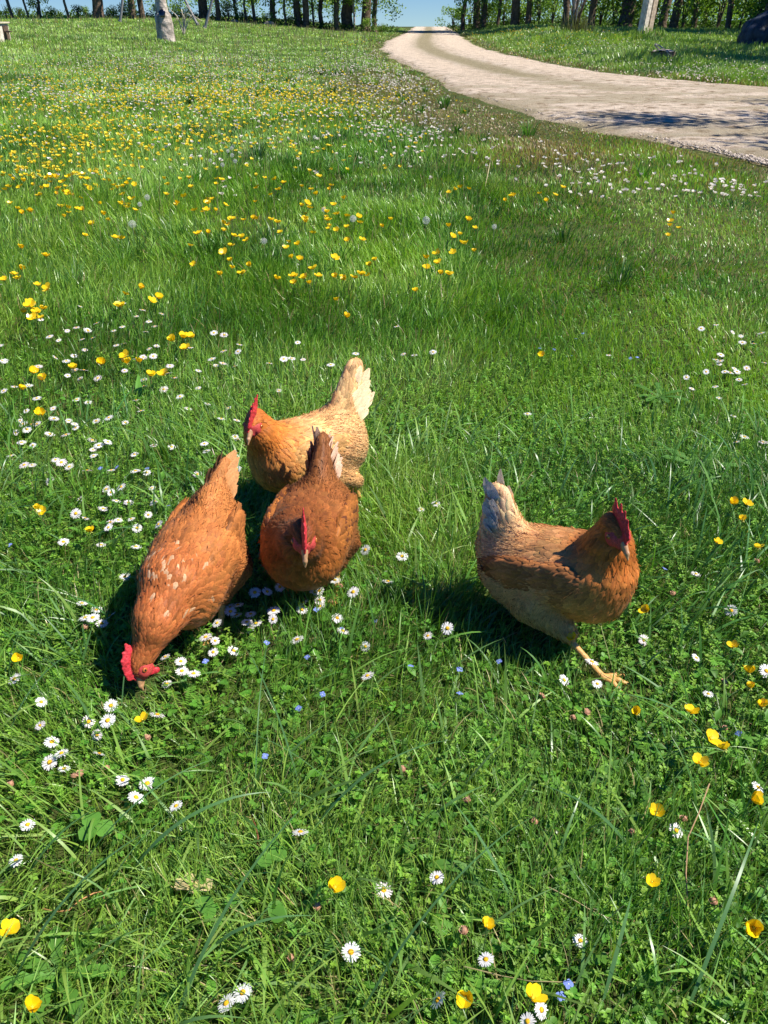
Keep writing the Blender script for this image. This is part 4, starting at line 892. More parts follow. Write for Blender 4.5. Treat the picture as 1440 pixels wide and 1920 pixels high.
def build_flowers():
    # more spots than the photo's readable ones, by how thick each band is
    wb = rnd_spots([(140, 120, 150, 18, 420), (330, 112, 90, 8, 330), (330, 150, 220, 28, 380), (90, 172, 90, 10, 240), (560, 130, 130, 22, 420), (690, 120, 50, 22, 420), (740, 150, 30, 14, 160), (770, 200, 40, 40, 130), (450, 190, 200, 14, 160), (300, 180, 30, 10, 40),
                    (1340, 138, 60, 7, 230), (1250, 130, 40, 8, 70), (1060, 95, 60, 12, 120), (1140, 100, 50, 14, 130), (1000, 80, 60, 12, 60), (850, 270, 90, 25, 70), (1150, 320, 130, 22, 60), (1350, 350, 60, 10, 30), (440, 240, 160, 50, 120), (700, 225, 60, 25, 110), (250, 210, 220, 50, 180), (150, 700, 160, 90, 28), (1350, 680, 50, 40, 12), (560, 175, 120, 8, 60)])
    yb = rnd_spots([(120, 130, 140, 22, 160), (420, 150, 160, 26, 280), (480, 180, 120, 10, 150), (250, 60, 130, 5, 90), (110, 62, 60, 6, 40), (380, 180, 150, 16, 150), (60, 270, 60, 30, 40), (120, 330, 60, 25, 16), (240, 260, 50, 16, 28), (200, 250, 200, 40, 60), (600, 190, 90, 10, 80), (660, 80, 25, 10, 60), (960, 65, 40, 4, 120), (1040, 90, 40, 8, 70), (1130, 62, 60, 6, 60), (1330, 108, 40, 5, 18), (1150, 75, 60, 12, 30), (700, 180, 40, 20, 25), (560, 290, 120, 40, 16)])
    yb = yb + rnd_spots([(200, 160, 170, 25, 330), (430, 190, 170, 22, 330), (130, 240, 140, 50, 150), (560, 165, 80, 14, 120), (640, 215, 60, 18, 50), (380, 250, 140, 30, 70), (330, 120, 200, 14, 160), (70, 280, 80, 50, 90), (180, 235, 140, 40, 160), (420, 240, 120, 30, 110), (250, 170, 240, 20, 260), (90, 200, 110, 35, 90), (560, 240, 90, 30, 50)])
    wb = wb + rnd_spots([(230, 700, 160, 80, 34), (100, 800, 90, 70, 16), (300, 150, 260, 35, 380), (600, 160, 120, 40, 200)])
    wb = list(DAISY) + wb; yb = list(BUTTER) + yb + rnd_spots([(150, 300, 150, 45, 150), (330, 350, 120, 40, 30), (600, 470, 120, 40, 14), (1380, 1350, 60, 120, 0), (90, 420, 60, 60, 14), (560, 400, 80, 30, 16)])
    wb.sort(key=lambda p: -p[1]); yb.sort(key=lambda p: -p[1])
    wb += rnd_spots([(215, 960, 60, 50, 10), (500, 1140, 90, 25, 9), (420, 1190, 60, 25, 7), (620, 1150, 50, 40, 6)]); wb.sort(key=lambda p: -p[1])
    yb = [p for p in yb + rnd_spots([(1000, 70, 60, 5, 60), (1080, 86, 50, 6, 40)]) if p[1] > 420 or p in BSET or random.random() < .85]
    yb.sort(key=lambda p: -p[1]); nd = nb = 298
    dp = wb[:nd]; bp = yb[:nb]
    flower_kind('daisy', 'daisy', 'white daisy', dp, lambda v: daisy_sets([0, .05, 0, .25, .1][v]), ['petals', 'disc'], [M_petalw, M_disc],
                lambda px, py: .055 if py > 700 else .075 if py > 400 else .06, 72, 'white daisies in the grass', 1.0)
    flower_kind('buttercup', 'buttercup', 'yellow buttercup', bp, lambda v: butter_sets([.45, .6, .75, .5, .9][v]), ['petals', 'stamens'], [M_petaly, M_disc],
                lambda px, py: .102 if py > 900 else .11 if py > 600 else .15, 34, 'yellow buttercups in the grass', 1.16, 1.38)
    far_flowers('distant_daisies', wb[max(nd, 0):], .023, V(.84, .78, .68), .11, 'drifts of tiny white flowers across the far meadow and verges', V(.75, .5, .1))
    far_flowers('distant_buttercups', yb[max(nb, 0):], .023, V(.95, .74, .06), .16, 'drifts of tiny yellow flowers across the far meadow and verges')
    # seed clocks
    def fib(n):
        i = np.arange(n) + .5; ph = np.arccos(1 - 2 * i / n); th = math.pi * (1 + 5 ** .5) * i; return np.stack([np.cos(th) * np.sin(ph), np.sin(th) * np.sin(ph), np.cos(ph)], 1)
    D = fib(90); S = []
    nn = np.cross(D, V(.3, .5, .8)); nn /= np.linalg.norm(nn, axis=1, keepdims=True)
    S.append(leafset(D * .002, D, nn, np.full(90, .0185), np.full(90, .0005), np.tile(V(.7, .68, .6), (90, 1)), 3, (1, 1, 1), 0, 0))
    for k in range(6):
        a = k * math.pi / 3; s2 = np.cross(D, nn); dd = nn * math.cos(a) + s2 * math.sin(a) + D * .35; dd /= np.linalg.norm(dd, axis=1, keepdims=True)
        S.append(leafset(D * .0195, dd, D, np.full(90, .0058), np.full(90, .0007), np.tile(V(.76, .76, .72), (90, 1)), 3, (1, .8, .3), 0, 0))
    hm = set_mesh('seed_head', S, M_fluffm); cm = set_mesh('core', [dome(.0035, .0035, 0, (.12, .09, .05), (.12, .09, .05))], M_disc); sm = set_mesh('stem', [stem_set(.085, .0018, .0014, .01, V(.25, .26, .14))], M_stem)
    for i, (px, py) in enumerate(CLOCK):
        h = .17; p = at(px, py, h); p = at(px, py, h + float(hgt(p.x, p.y))); r = empty('dandelion_clock', p); k = .72 + .25 * random.random(); k *= 1.3 if i in (7, 9, 11, 12) else 1
        a = link('seed_head', hm, r); a.scale = (k,) * 3; a.rotation_euler = (random.random() * 3, random.random() * 3, 0); link('core', cm, r); st = link('stem', sm, r); st.scale = (1, 1, h / .085)
        l = label_flowers('white dandelion clock', CLOCK, '')[i] or 'white dandelion clock standing above the meadow grass'
        tag(r, l, 'dandelion clock', 'white dandelion clocks in the meadow')
    # speedwell
    pm = set_mesh('petals', [petal_ring(4, .0006, .0062, .0056, .2, 0, V(.22, .30, .72), prof=(.3, .9, 1, .4), jit=.12)], M_petalw); em = set_mesh('eye', [dome(.0011, .0008, .0003, (.8, .8, .7), (.8, .8, .6), 6, 2)], M_disc); sm = set_mesh('stem', [stem_set(.085, .0006, .0005, .008, STEMG)], M_stem)
    labs = label_flowers('small blue speedwell flower', SPEED, '')
    for i, (px, py) in enumerate(SPEED):
        h = .045; p = at(px, py, h); p = at(px, py, h + float(hgt(p.x, p.y))); r = empty('speedwell', p); a = link('petals', pm, r); a.rotation_euler = (random.gauss(.2, .2), random.gauss(0, .2), random.random() * 6); a.scale = (1.25,) * 3
        b = link('eye', em, r); b.rotation_euler = a.rotation_euler; st = link('stem', sm, r); st.scale = (1, 1, h / .085)
        tag(r, labs[i] or 'small blue speedwell flower in the near grass', 'speedwell', 'blue speedwell flowers')
    # faded brown clover heads and buds
    bud = two_mat_mesh('faded_flower_head', [([dome(.0060, .0085, -.002, (.34, .18, .10), (.50, .28, .18)), dome(.0060, -.003, -.002, (.30, .18, .08), (.2, .2, .06)), petal_ring(12, .003, .009, .003, .9, -.001, V(.52, .30, .20), nu=3)], M_disc), ([stem_set(.05, .0009, .0008, .006, V(.18, .17, .07))], M_stem)])
    FD = [(276,1383),(200,1440),(755,1442),(1282,1535),(1185,1560),(545,1797),(1338,1690),(1420,1052),(1016,1305),(1075,1345),(1100,1335),(1358,1278),(595,1700),(876,1500),(1262,1113),(160,1175),(138,1455),(424,1128),(620,1128),(478,830),(1003,1540),(1360,1365),(640,1098),(870,1745),(150,1450),(20,1470)]
    labs = label_flowers('faded brownish flower head', FD, '')
    for i, (px, py) in enumerate(FD):
        p = at(px, py, .045); p = at(px, py, .045 + float(hgt(p.x, p.y))); r = link('faded_flower_head', bud); r.location = p; r.rotation_euler = (random.gauss(0, .3), random.gauss(0, .3), random.random() * 6); k = .8 + .4 * random.random(); r.scale = (k, k, .9)
        tag(r, labs[i] or 'faded brownish flower head in the near grass', 'flower head', 'faded flower heads in the near grass')
    # individual leaves and weeds in the foreground
    def leaf_thing(name, label, cat, px, py, z, L, Wd, n, pitch, col, prof=(.12, .75, 1, .7, .1), spread=6.28, az0=0.0, mat=None, droop=.3, fold=.12):
        p = at(px, py, z); p = at(px, py, z + float(hgt(p.x, p.y))); az = az0 + np.arange(n) / max(n, 1) * spread + rng.normal(0, .12, n); d, nn = dirs_from(az, np.full(n, pitch) + rng.normal(0, .1, n))
        o = link(name, set_mesh(name, [leafset(np.zeros((n, 3)), d, nn, L * (1 + rng.normal(0, .12, n)), np.full(n, Wd), np.tile(col, (n, 1)) * (1 + rng.normal(0, .08, (n, 1))), 9, prof, fold, droop)], mat or M_leaf)); o.location = p
        tag(o, label, cat)
    G = V(.090, .225, .030)
    leaf_thing('clover_leaf', 'large three-part clover leaf in the near grass, above the small yellow flower', 'leaf', 510, 1602, .05, .028, .028, 3, .15, G * 1.15, (.3, .9, 1.1, 1, .3), droop=.05)
    leaf_thing('clover_leaf', 'large round clover leaf right of the withered leaf', 'leaf', 382, 1712, .05, .027, .029, 2, .2, G * 1.2, (.3, .9, 1.1, 1, .3), spread=3, droop=.05)
    leaf_thing('clover_leaf', 'round clover leaf below the large three-part clover leaf', 'leaf', 508, 1720, .05, .027, .028, 2, .1, G * 1.1, (.3, .9, 1.1, 1, .3), spread=2.2, droop=.05)
    leaf_thing('clover_leaf', 'bright clover leaf above the curved dry stalk at the left edge', 'leaf', 178, 1550, .05, .030, .032, 3, .1, G * 1.3, (.3, .9, 1.1, 1, .3), droop=.05)
    leaf_thing('plantain_leaf', 'long ribbed plantain leaf between the striding hen and the bottom right buttercups', 'leaf', 1105, 1475, .03, .12, .026, 1, .25, G * .75, (.15, .8, 1, .6, .08), az0=.75, droop=.2)
    leaf_thing('plantain_leaf', 'arched plantain leaf above the pair of lower middle daisies', 'leaf', 800, 1622, .035, .10, .022, 1, .5, G * 1.0, (.2, .9, 1, .6, .08), az0=-.1, droop=.6)
    leaf_thing('plantain_leaf', 'upright plantain leaf left of the daisies near the buff hen', 'leaf', 262, 750, .02, .11, .026, 1, .9, G * 1.35, (.2, .9, 1, .6, .08), az0=2.0, droop=.2)
    leaf_thing('dandelion_plant', 'pale toothed dandelion rosette at the right side of the grass', 'weed', 1310, 880, .03, .12, .032, 9, .35, G * 1.2 + V(.02, .02, .02), (.1, .5, .35, .8, .5, 1, .6, .9, .1))
    leaf_thing('dandelion_plant', 'toothed dandelion rosette above the striding hen and right of it', 'weed', 1235, 745, .03, .10, .028, 8, .45, G * 1.0, (.1, .5, .35, .8, .5, 1, .6, .9, .1))
    leaf_thing('dandelion_plant', 'dark toothed dandelion rosette in the bottom left grass', 'weed', 110, 1830, .02, .085, .026, 7, .4, G * 1.1, (.1, .5, .35, .8, .5, 1, .6, .9, .1))
    leaf_thing('withered_leaf', 'pale withered lobed leaf lying in the near grass', 'leaf', 368, 1642, .035, .040, .030, 3, .2, V(.62, .50, .25), (.2, .9, .6, 1, .3), spread=2.2, az0=-2.3, droop=.1)
    # stalks
    def stalk(name, label, pts, r, col):
        Q = [np.array(at(px, py, z)) for px, py, z in pts]; sets = []
        P = []; 
        for i, q in enumerate(Q):
            for j in range(5): P.append(q + r * V(math.cos(j * 1.257), .4 * math.sin(j * 1.257), math.sin(j * 1.257)))
        F = np.array([(i * 5 + j, i * 5 + (j + 1) % 5, (i + 1) * 5 + (j + 1) % 5, (i + 1) * 5 + j) for i in range(len(Q) - 1) for j in range(5)])
        o = link(name, mesh_from(name, np.array(P), F.ravel(), np.full(len(F), 4), M_stem, np.tile(col, (len(P), 1)))); tag(o, label, 'stalk')
    stalk('dry_stalk', 'curved orange-brown dry stalk lying near the left edge', [(80, 1704, .04), (105, 1710, .045), (130, 1706, .05), (150, 1688, .055), (175, 1675, .055), (192, 1672, .05), (195, 1684, .04)], .0014, V(.52, .26, .10))
    stalk('dry_stalk', 'tall brown branching dry stem at the right edge', [(1296, 1760, .01), (1290, 1700, .04), (1286, 1640, .07), (1290, 1570, .09), (1310, 1525, .11), (1330, 1470, .13)], .0013, V(.40, .24, .12))
    stalk('dry_stalk', 'long pale stem lying across the grass left of the lowest buttercups', [(1165, 1732, .03), (1110, 1708, .045), (1080, 1690, .05), (1030, 1664, .06)], .0011, V(.42, .34, .16))
    stalk('dry_stalk', 'pale leaning stem just above the lowest middle buttercup', [(1080, 1842, .03), (1000, 1840, .045), (940, 1830, .05), (870, 1812, .06)], .0011, V(.42, .34, .16))
    stalk('dry_stalk', 'green stem leaning in front of the striding hen, ending in a bud', [(1148, 1252, .01), (1138, 1215, .05), (1128, 1180, .085), (1125, 1160, .10)], .0011, V(.30, .34, .12))
    stalk('dry_stalk', 'lone tall pale straw standing in front of the track', [(908, 355, .02), (914, 330, .10), (919, 305, .18), (920, 287, .26)], .003, V(.55, .45, .25))
    stalk('dry_stalk', 'dark reddish bent twig low in the near grass', [(470, 1530, .03), (478, 1545, .04), (484, 1570, .04), (482, 1585, .03)], .0015, V(.20, .07, .03))

# ------------------------------------------------------------------ trees, posts and far things
M_bark = plain('bark', (.14, .10, .07), .9, .1, .5, 6, 1.0)
M_barkp = plain('pale_bark', (.42, .36, .30), .9, .1, .6, 4.2, 1.0)
M_wood = plain('weathered_wood', (.66, .58, .48), .85, .15, .3, 9, .5)
M_woodp = plain('fresh_wood', (.60, .52, .38), .8, .15, .25, 9, .4)
M_grey = plain('grey_paint', (.30, .29, .29), .6, .3, .12, 12)
def tube(pts, rads, ns=10, wob=.08, seed=0):
    P = []; r2 = np.random.default_rng(seed); ph = r2.random(ns)
    pts = [np.array(p, float) for p in pts]
    for i, (p, r) in enumerate(zip(pts, rads)):
        d = pts[min(i + 1, len(pts) - 1)] - pts[max(i - 1, 0)]; d /= np.linalg.norm(d); s = np.cross(d, V(.1, .99, .05)); s /= np.linalg.norm(s); u = np.cross(s, d)
        for j in range(ns): a = 2 * math.pi * j / ns; P.append(p + (s * math.cos(a) + u * math.sin(a)) * r * (1 + wob * (ph[j] - .5) * 2 + r2.normal(0, wob * .3)))
    F = [(i * ns + j, i * ns + (j + 1) % ns, (i + 1) * ns + (j + 1) % ns, (i + 1) * ns + j) for i in range(len(pts) - 1) for j in range(ns)]
    return np.array(P), np.zeros((len(P), 3)) + .5, np.array(F)
def leaf_cloud(n, centers, radii, size, cols, low=None):
    i = rng.integers(0, len(centers), n); c = np.array(centers)[i]; r = np.array(radii)[i]
    d = rng.normal(0, 1, (n, 3)); d /= np.linalg.norm(d, axis=1, keepdims=True); P = c + d * r * (rng.random((n, 1)) ** .45)
    dd = rng.normal(0, 1, (n, 3)); dd /= np.linalg.norm(dd, axis=1, keepdims=True); nn = rng.normal(0, 1, (n, 3)) + V(0, 0, 1); nn -= (nn * dd).sum(1, keepdims=True) * dd; nn /= np.linalg.norm(nn, axis=1, keepdims=True)
    s = size * (.6 + .8 * rng.random(n)); k = (noise(P[:, 0], P[:, 2], 1.3, 9) * .6 + rng.random(n) * .6)[:, None]
    return leafset(P, dd, nn, s, s * .6, np.array(cols[0]) * (1 - k) + np.array(cols[1]) * k, 3, (.3, 1, .15), .15, .1)
LEAFC = [(.08, .18, .02), (.28, .42, .06)]
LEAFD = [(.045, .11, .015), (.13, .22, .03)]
def build_trees():
    crowns = []
    for v in range(3):
        cs = []; rs = []
        for k in range(16): a = random.random() * 6.28; rr = random.random() * 2.2; cs.append((rr * math.cos(a), rr * math.sin(a), 4.2 + random.random() * 4.5)); rs.append((1.3, 1.3, .9))
        low = [(random.gauss(0, 1.0), random.gauss(0, .8), 1.7 + random.random() * 1.2) for _ in range(5)]
        crowns.append(set_mesh('crown', [leaf_cloud(1500, cs, rs, .30, LEAFC), leaf_cloud(260, low, [(.7, .7, .5)] * 5, .16, LEAFC)], M_leaf))
    ivy = set_mesh('ivy', [leaf_cloud(700, [(0, 0, .3 + .28 * k) for k in range(10)], [(.42, .42, .3)] * 10, .13, LEAFD)], M_leaf)
    lowm = [set_mesh('foliage', [leaf_cloud(520, [(random.gauss(0, .5), random.gauss(0, .4), .35 + random.random() * 1.1) for _ in range(7)], [(.55, .5, .4)] * 7, .13, c)], M_leaf) for c in (LEAFC, LEAFD, LEAFC)]
    bst = set_mesh('stem', [tube([(0, 0, 0), (.1 * s, .05, .8), (.3 * s, 0, 1.6)], [.04, .03, .015], 6, .1, 3) for s in (-1, 0, 1)], M_bark)
    # trunks: pixel x of the foot, pixel width, lean in metres over the trunk, ivy
    T = [(27, 5, -.9, 0), (57, 4, -1.0, 0), (80, 4, -.4, 0), (132, 5, -1.0, 0), (188, 19, 0, 0), (252, 12, .05, 1), (269, 10, 0, 0), (384, 17, -.3, 0), (411, 9, -.1, 0), (445, 5, 0, 1), (463, 4, 0, 0), (478, 6, 0, 0), (513, 10, 0, 1), (536, 4, 0, 0), (560, 12, 0, 1), (574, 12, 0, 0), (588, 4, 0, 0), (603, 8, 0, 0), (631, 10, 0, 1), (651, 21, 0, 0), (664, 4, 0, 2), (685, 16, 0, 0), (702, 8, 0, 1),
         (868, 7, 0, 0), (893, 13, 0, 1), (905, 12, 0, 1), (933, 6, .2, 0), (965, 15, 0, 0), (990, 10, -.1, 0), (1060, 13, -.6, 0), (1107, 13, 0, 0), (1172, 26, 0, 1), (1240, 14, .2, 0), (1262, 16, .1, 0), (1300, 9, 0, 1), (1363, 11, 0, 0), (1430, 9, 0, 1), (1500, 14, 0, 0), (-60, 10, 0, 0), (1580, 12, 0, 0), (-140, 12, 0, 0)]
    words = {0: 'bare dark', 1: 'ivy-clad green', 2: 'thin pale'}
    for i, (px, wpx, lean, iv) in enumerate(T):
        right = px > 800; Y = (58 if px < 300 else 62 if px < 760 else 66 - (px - 868) * .045) + random.uniform(-1.2, 1.2)
        Y = max(Y, 40); d = Y * _cp + (CAMH - .5) * _sp; X = (px - 720) / FPX * d; z = float(hgt(X, Y)); r = max(wpx / FPX * d / 2, .06)
        root = empty('tree', (X, Y, z - .05)); hh = 8.0
        me = set_mesh('trunk', [tube([(0, 0, 0), (lean * .02, 0, .35), (lean * .12 + random.gauss(0, .05), random.gauss(0, .05), 1.0), (lean * .3 + random.gauss(0, .10), 0, 2.2), (lean * .7, 0, 4.2), (lean, 0, 6.5), (lean, 0, 8)], [r * 1.35, r * 1.05, r, r * .92, r * .75, r * .5, r * .2], 10, .10, i)] +
                      [tube([(lean * .5, 0, 3 + k * .7), (lean * .6 + math.cos(k * 2.1) * 1.0, math.sin(k * 2.1) * 1.0, 4.2 + k * .7), (lean * .7 + math.cos(k * 2.1) * 2.0, math.sin(k * 2.1) * 1.9, 5.3 + k * .6)], [r * .4, r * .28, .02], 6, .1, i + k) for k in range(4)], M_barkp if iv == 2 else M_bark)
        link('trunk', me, root); c = link('crown', crowns[i % 3], root); c.rotation_euler = (0, 0, random.random() * 6.28); c.scale = (1, 1, 1) if wpx > 8 else (.7, .7, .8)
        if iv == 1: o = link('ivy', ivy, root); k = r / .26; o.scale = (k, k, 1)
        side = 'right of the track' if right else 'left of the track'
        gr = 'trees in the row behind the meadow' if not right else 'trees in the row beyond the verge'
        order = sorted([t_[0] for t_ in T if (t_[0] > 800) == right and 0 <= t_[0] <= 1440]);
        if 0 <= px <= 1440:
            n_ = order.index(px) + 1; nm = ['first', 'second', 'third', 'fourth', 'fifth', 'sixth', 'seventh', 'eighth', 'ninth', 'tenth', 'eleventh', 'twelfth', 'thirteenth', 'fourteenth', 'fifteenth', 'sixteenth', 'seventeenth', 'eighteenth', 'nineteenth', 'twentieth', 'twenty-first', 'twenty-second', 'twenty-third'][n_ - 1]
            lab = f"{words[iv]} tree trunk, {nm} from the left in the row {side}"
        else: lab = f"tree standing just outside the frame, {side}"
        tag(root, lab, 'tree', gr)
    for i, (X, Y) in enumerate(((15.2, 24.5), (19.0, 31), (17.0, 27.5), (21.5, 36), (24, 41))):
        r = empty('tree', (X, Y, float(hgt(X, Y)) - .05), random.random() * 6); r.scale = (1, 1, 1)
        link('trunk', set_mesh('trunk', [tube([(0, 0, 0), (.05, 0, 1), (0, .1, 3), (.1, 0, 6)], [.28, .22, .17, .05], 12, .1, 5 + i)], M_bark), r); link('crown', crowns[i % 3], r)
        tag(r, f"leafy tree beyond the verge, outside the frame at the right, {['nearest', 'fourth', 'second', 'fifth', 'sixth'][i]} along the track", 'tree')
    # the tree whose shade falls on the track
    for X, Y, k, lb in ((9.3, 10.6, 1.0, 'leafy tree beside the near track that shades the gravel'), (13.5, 13.5, 1.1, 'second leafy tree beside the track, past the first')):
        root = empty('tree', (X, Y, float(hgt(X, Y)) - .05)); link('trunk', set_mesh('trunk', [tube([(0, 0, 0), (.05, 0, 1), (0, .1, 3), (.1, 0, 6)], [.26, .2, .16, .05], 12, .1, 5)] + [tube([(0, 0, 2 + j * .5), (math.cos(j * 2.2) * 1.4, math.sin(j * 2.2) * 1.4, 3.6 + .4 * j)], [.08, .02], 6, .1, j) for j in range(5)], M_bark), root)
        cs = [(random.gauss(0, 1.3), random.gauss(0, 1.0), 3.6 + random.random() * 3.0) for _ in range(18)]
        link('crown', set_mesh('crown', [leaf_cloud(3600, cs, [(.75, .75, .5)] * 18, .13, LEAFC)], M_leaf), root); tag(root, lb, 'tree')
    # bushes between the trunks
    bs = [(15, .6), (40, .5), (75, .9), (100, .5), (150, .6), (165, .5), (215, .6), (235, .7), (300, .6), (340, .8), (430, .9), (500, .5), (455, .6), (545, .5), (690, .6), (715, .45), (745, .25),
          (850, 1.1), (880, 1.4), (915, 1.3), (945, 1.2), (975, 1.2), (1010, 1.5), (1035, 1.3), (1085, 1.1), (1125, 1.4), (1150, 1.5), (1195, 1.2), (1225, 1.5), (1280, 1.5), (1320, 1.6), (1345, 1.6), (1385, 1.6), (1415, 1.5), (1450, 1.6)]
    used = {}
    for i, (px, k) in enumerate(bs):
        right = px > 800; Y = (60 if px < 760 else 67 - (px - 868) * .045) + random.uniform(-.5, 2); d = Y * _cp + .4; X = (px - 720) / FPX * d; z = float(hgt(X, Y))
        r = empty('bush', (X, Y, z), random.random() * 6.28, k * .85); link('foliage', lowm[i % 3], r); link('stem', bst, r)
        o = ['first', 'second', 'third', 'fourth', 'fifth', 'sixth', 'seventh', 'eighth', 'ninth', 'tenth', 'eleventh', 'twelfth', 'thirteenth', 'fourteenth', 'fifteenth', 'sixteenth', 'seventeenth', 'eighteenth'][i if not right else i - 17]
        tag(r, f"leafy bush under the trees, {o} from the left, {'right' if right else 'left'} of the track", 'bush', 'bushes between the trunks')
    # dark undergrowth along the foot of both rows
    cs = []; 
    for px in range(-100, 735, 7): Y = 62.5; d = Y * _cp + .4; X = (px - 720) / FPX * d; cs.append((X, Y, float(hgt(X, Y)) + .15))
    for px in range(845, 1620, 7): Y = 68 - (px - 868) * .045; d = Y * _cp + .4; X = (px - 720) / FPX * d; cs.append((X, Y, float(hgt(X, Y)) + .25))
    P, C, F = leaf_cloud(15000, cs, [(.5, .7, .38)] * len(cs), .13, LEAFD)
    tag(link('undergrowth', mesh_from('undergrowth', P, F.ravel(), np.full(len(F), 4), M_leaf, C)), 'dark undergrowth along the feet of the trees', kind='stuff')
    cs = [(X_, 66 + random.uniform(0, 6)) for X_ in np.random.default_rng(3).uniform(-19, 1.2, 46)]; cs = [(x, y, float(hgt(x, y)) + random.uniform(.6, 2.2)) for x, y in cs]
    P, C, F = leaf_cloud(5200, cs, [(.8, .8, .8)] * len(cs), .15, LEAFC)
    tag(link('thicket', mesh_from('thicket', P, F.ravel(), np.full(len(F), 4), M_leaf, C)), 'thin sunlit foliage behind the trunks left of the track', kind='stuff')
    cs = [(random.uniform(7, 32), random.uniform(44, 72), 0) for _ in range(260)]; cs = [(x, y + .0, float(hgt(x, y)) + .9) for x, y, _ in cs if track_xy(np.array([x]), np.array([y]))[0][0] < -1.5 and (y > 66 - (x - 6) * .9)]
    P, C, F = leaf_cloud(12000, cs, [(.8, .8, .9)] * len(cs), .16, LEAFC)
    tag(link('thicket', mesh_from('thicket', P, F.ravel(), np.full(len(F), 4), M_leaf, C)), 'leafy thicket filling the gaps behind the right-hand trees', kind='stuff')

def box(w, d, h, c=(0, 0, 0), bev=.01):
    import bmesh
    bm = bmesh.new(); bmesh.ops.create_cube(bm, size=1); bmesh.ops.scale(bm, vec=(w, d, h), verts=bm.verts); bmesh.ops.bevel(bm, geom=bm.edges[:], offset=bev, segments=2, affect='EDGES'); bmesh.ops.translate(bm, vec=c, verts=bm.verts)
    me = bpy.data.meshes.new('b'); bm.to_mesh(me); bm.free(); return me
def bx(name, mat, parent, w, d, h, c, rot=(0, 0, 0), bev=.01):
    me = box(w, d, h, (0, 0, 0), bev); me.name = name; me.materials.append(mat); o = link(name, me, parent); o.location = c; o.rotation_euler = rot; return o
def spot(px, Y): d = Y * _cp + 1.0 * _sp; X = (px - 720) / FPX * d; return X, float(hgt(X, Y))
def build_far_things():
    # pale pollarded trunk
    X, z = spot(313, 38.5); r = empty('pollarded_tree', (X, 38.5, z - .05)); tag(r, 'pale thick pollarded trunk with a broken hollow, alone in the meadow', 'tree')
    link('trunk', set_mesh('trunk', [tube([(0, 0, 0), (0, 0, .3), (-.02, 0, .7), (-.03, 0, 1.0), (-.06, 0, 1.12)], [.42, .37, .36, .35, .27], 16, .10, 2), tube([(-.06, 0, 1.1), (-.06, 0, 1.5), (-.04, 0, 2.6), (0, 0, 4)], [.26, .22, .2, .12], 12, .10, 6)], M_barkp), r)
    link('hollow', set_mesh('hollow', [tube([(.0, -.30, .98), (.02, -.30, 1.14), (.0, -.26, 1.22)], [.11, .13, .05], 8, .2, 9)], M_pupil), r)  # solid black plug; the shade inside the hollow is its colour
    for k, (dx, dz) in enumerate(((.9, 2.2), (-.8, 2.4), (.5, 3))): link('branch', set_mesh('branch', [tube([(-.04, 0, 1.6 + .2 * k), (dx * .5, 0, 1.9 + .4 * k), (dx, .1, 1.6 + dz)], [.07, .05, .02], 6, .1, k)], M_barkp), r)
    # grey leaning poles
    for i, (x0, x1, Y, lb) in enumerate(((227, 240, 52, 'grey pole leaning to the right, standing alone left of the pale trunk'), (373, 354, 52, 'grey pole leaning left, right of the pale trunk'), (384, 402, 50, 'grey pole leaning right, rightmost of the three grey poles'))):
        X, z = spot(x0, Y); r = empty('leaning_pole', (X, Y, z - .05)); tag(r, lb, 'pole', 'grey leaning poles in the meadow'); dx = (x1 - x0) / FPX * 45
        link('shaft', set_mesh('shaft', [tube([(0, 0, 0), (dx * .5, 0, .65), (dx, 0, 1.3), (dx * 1.9, 0, 2.5)], [.075, .075, .07, .065], 10, .03, i)], M_grey), r)
        link('collar', set_mesh('collar', [tube([(dx * .02, 0, .08), (dx * .08, 0, .2)], [.10, .10], 10, .02, i)], M_grey), r)
    # arching dry shrub by the trunk
    X, z = spot(345, 44); r = empty('dry_shrub', (X, 44, z)); tag(r, 'straw-coloured arching dry shrub just right of the pale trunk', 'shrub'); 
    for k in range(9):
        a = random.uniform(-1, 1); hgt_ = random.uniform(.7, 1.25); link('stem', set_mesh('stem', [tube([(0, 0, 0), (a * .25, .1, hgt_ * .7), (a * .6, 0, hgt_), (a * 1.0, 0, hgt_ * .75)], [.025, .02, .018, .01], 5, .1, k)], M_woodp), r)
    # post
    X, z = spot(1205, 35); r = empty('wooden_post', (X, 35, z - .05)); r.rotation_euler = (0, R(4), R(38)); r.scale = (1.1, 1.1, 1.12); tag(r, 'wide weathered wooden post, grey on one side, standing on the verge', 'post')
    bx('shaft', M_wood, r, .27, .25, .98, (-.135, 0, .74), bev=.03); bx('face_board', plain('brown_board', (.50, .39, .29), .85, .1, .3, 8, .5), r, .265, .24, .95, (.136, -.02, .75), bev=.02); bx('base_block', M_woodp, r, .40, .27, .42, (.03, 0, .21), bev=.03)
    # sawn stump
    X, z = spot(1243, 25); r = empty('tree_stump', (X, 25, z)); tag(r, 'low sawn stump with a pale flat top in the verge grass', 'stump')
    link('side', set_mesh('side', [tube([(0, 0, -.05), (0, 0, .08), (0, 0, .20)], [.36, .30, .31], 16, .16, 4)], plain('stump_bark', (.20, .15, .11), .9, .1, .5, 9, 1.0)), r); link('cut_top', set_mesh('cut_top', [tube([(0, 0, .195), (.02, 0, .225)], [.32, .31], 16, .08, 4), dome(.31, .02, .22, (.5, .5, .5), (.5, .5, .5), 16, 2)], M_barkp), r)
    # mound under a dark sheet
    X, z = spot(1456, 31.5); r = empty('covered_mound', (X, 31, z)); tag(r, 'dark blue-grey sheeted mound beneath the trees at the right edge', 'mound')
    fm = [El((0, 0, .25), (1.5, 1.0, .95)), El((.7, .1, .5), (1.0, .8, .85)), El((-.7, 0, .1), (.8, .8, .6))]
    f0 = sdf(fm, .25)
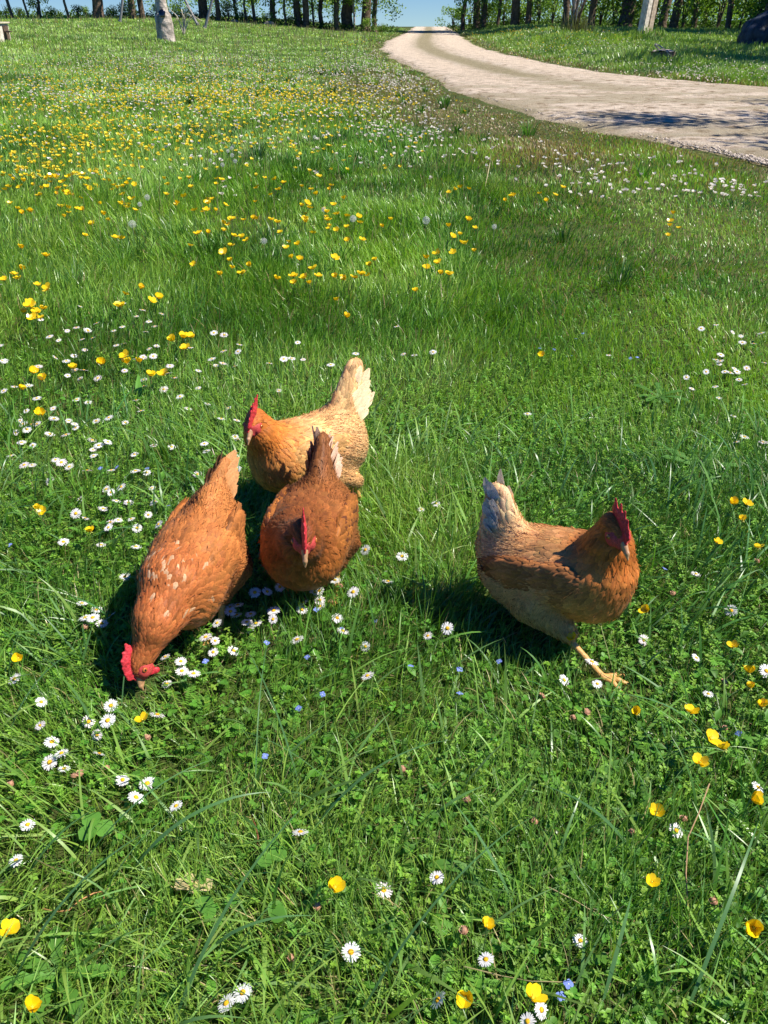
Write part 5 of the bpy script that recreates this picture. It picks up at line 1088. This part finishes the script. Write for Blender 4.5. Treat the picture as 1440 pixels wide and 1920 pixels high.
    def fw(P): return f0(P) + .05 * np.sin(P[:, 0] * 7 + 3 * P[:, 2]) * np.sin(P[:, 1] * 6 + P[:, 2] * 9) + .10 * (noise(P[:, 0] + P[:, 1] * .7, P[:, 2], 3.1, 4) - .5)
    P, F = surf(fw, (-2, -1.5, -.2), (2.2, 1.5, 1.7), .07); link('cover', mesh_from('cover', P, F.ravel(), np.full(len(F), 4), plain('dark_sheet', (.040, .048, .062), .6, .3, .8, 4.5, .9)), r)
    # bare many-stemmed shrub
    X, z = spot(1075, 40); r = empty('bare_shrub', (X, 40, z)); tag(r, 'bare grey-brown many-stemmed shrub in front of the trees beyond the track', 'shrub')
    for k in range(26):
        a = random.gauss(0, .35); b = random.gauss(0, .3); bs = .10 * random.gauss(0, 1); link('stem', set_mesh('stem', [tube([(bs, bs * .6, 0), (bs + a * .25, b * .3, .6), (bs + a * .8, b * .8, 1.4), (bs + a * 1.5, b * 1.4, 2.6)], [.035, .028, .02, .006], 5, .15, k)], M_wood if k % 2 else M_bark), r)
    P, C, F = blades(np.array([random.gauss(0, .3) for _ in range(260)]), np.array([random.gauss(0, .25) for _ in range(260)]), .3 + .6 * rng.random(260), np.full(260, .03), rng.random(260) * 6.3, rng.random(260) * .3, rng.random(260) * .4, np.tile(V(.16, .17, .07), (260, 1)), 3, z0=np.zeros(260))
    gt = link('grass_tuft', mesh_from('grass_tuft', P, F.ravel(), np.full(len(F), 4), M_grass, C), r); gt['kind'] = 'stuff'
    # wooden crate at the left edge
    X, z = spot(-9, 36.5); r = empty('garden_chest', (X, 36.5, z)); r.rotation_euler = (0, 0, R(-14)); tag(r, 'weathered wooden box with an overhanging top, at the left edge of the meadow', 'box')
    bx('body', M_wood, r, 1.0, .7, .62, (0, 0, .36)); bx('lid', M_woodp, r, 1.14, .8, .06, (0, 0, .72)); bx('side_rail', M_bark, r, .05, .3, .5, (.53, .1, .38)); bx('shelf', M_bark, r, .35, .12, .05, (.66, 0, .42)); bx('foot', M_grey, r, .9, .6, .1, (0, 0, .03))
    # pale stones on the bank at the right edge
    for i, (px, Y, k, lb) in enumerate(((1432, 21.5, .10, 'pale stone half hidden in the verge grass at the right edge'), (505, 60, .28, 'low pale stone under the left-hand trees'), (440, 60.5, .2, 'small grey stone under the left-hand trees'))):
        X, z = spot(px, Y); P, F = surf(lambda Q: El((0, 0, 0), (1.3, .8, .6)).d(Q) + .12 * (noise(Q[:, 0] + Q[:, 1], Q[:, 2] + 3, 3, i) - .5), (-1.6, -1.1, -.9), (1.6, 1.1, .9), .12); o = link('stone', mesh_from('stone', P, F.ravel(), np.full(len(F), 4), M_barkp)); o.location = (X, Y, z + k * .3); o.scale = (k,) * 3; tag(o, lb, 'stone')

build_ground()
build_hens()
build_grass(); build_cover(); build_flowers(); build_trees(); build_far_things()
for m in list(bpy.data.meshes):
    if m.users == 0: bpy.data.meshes.remove(m)
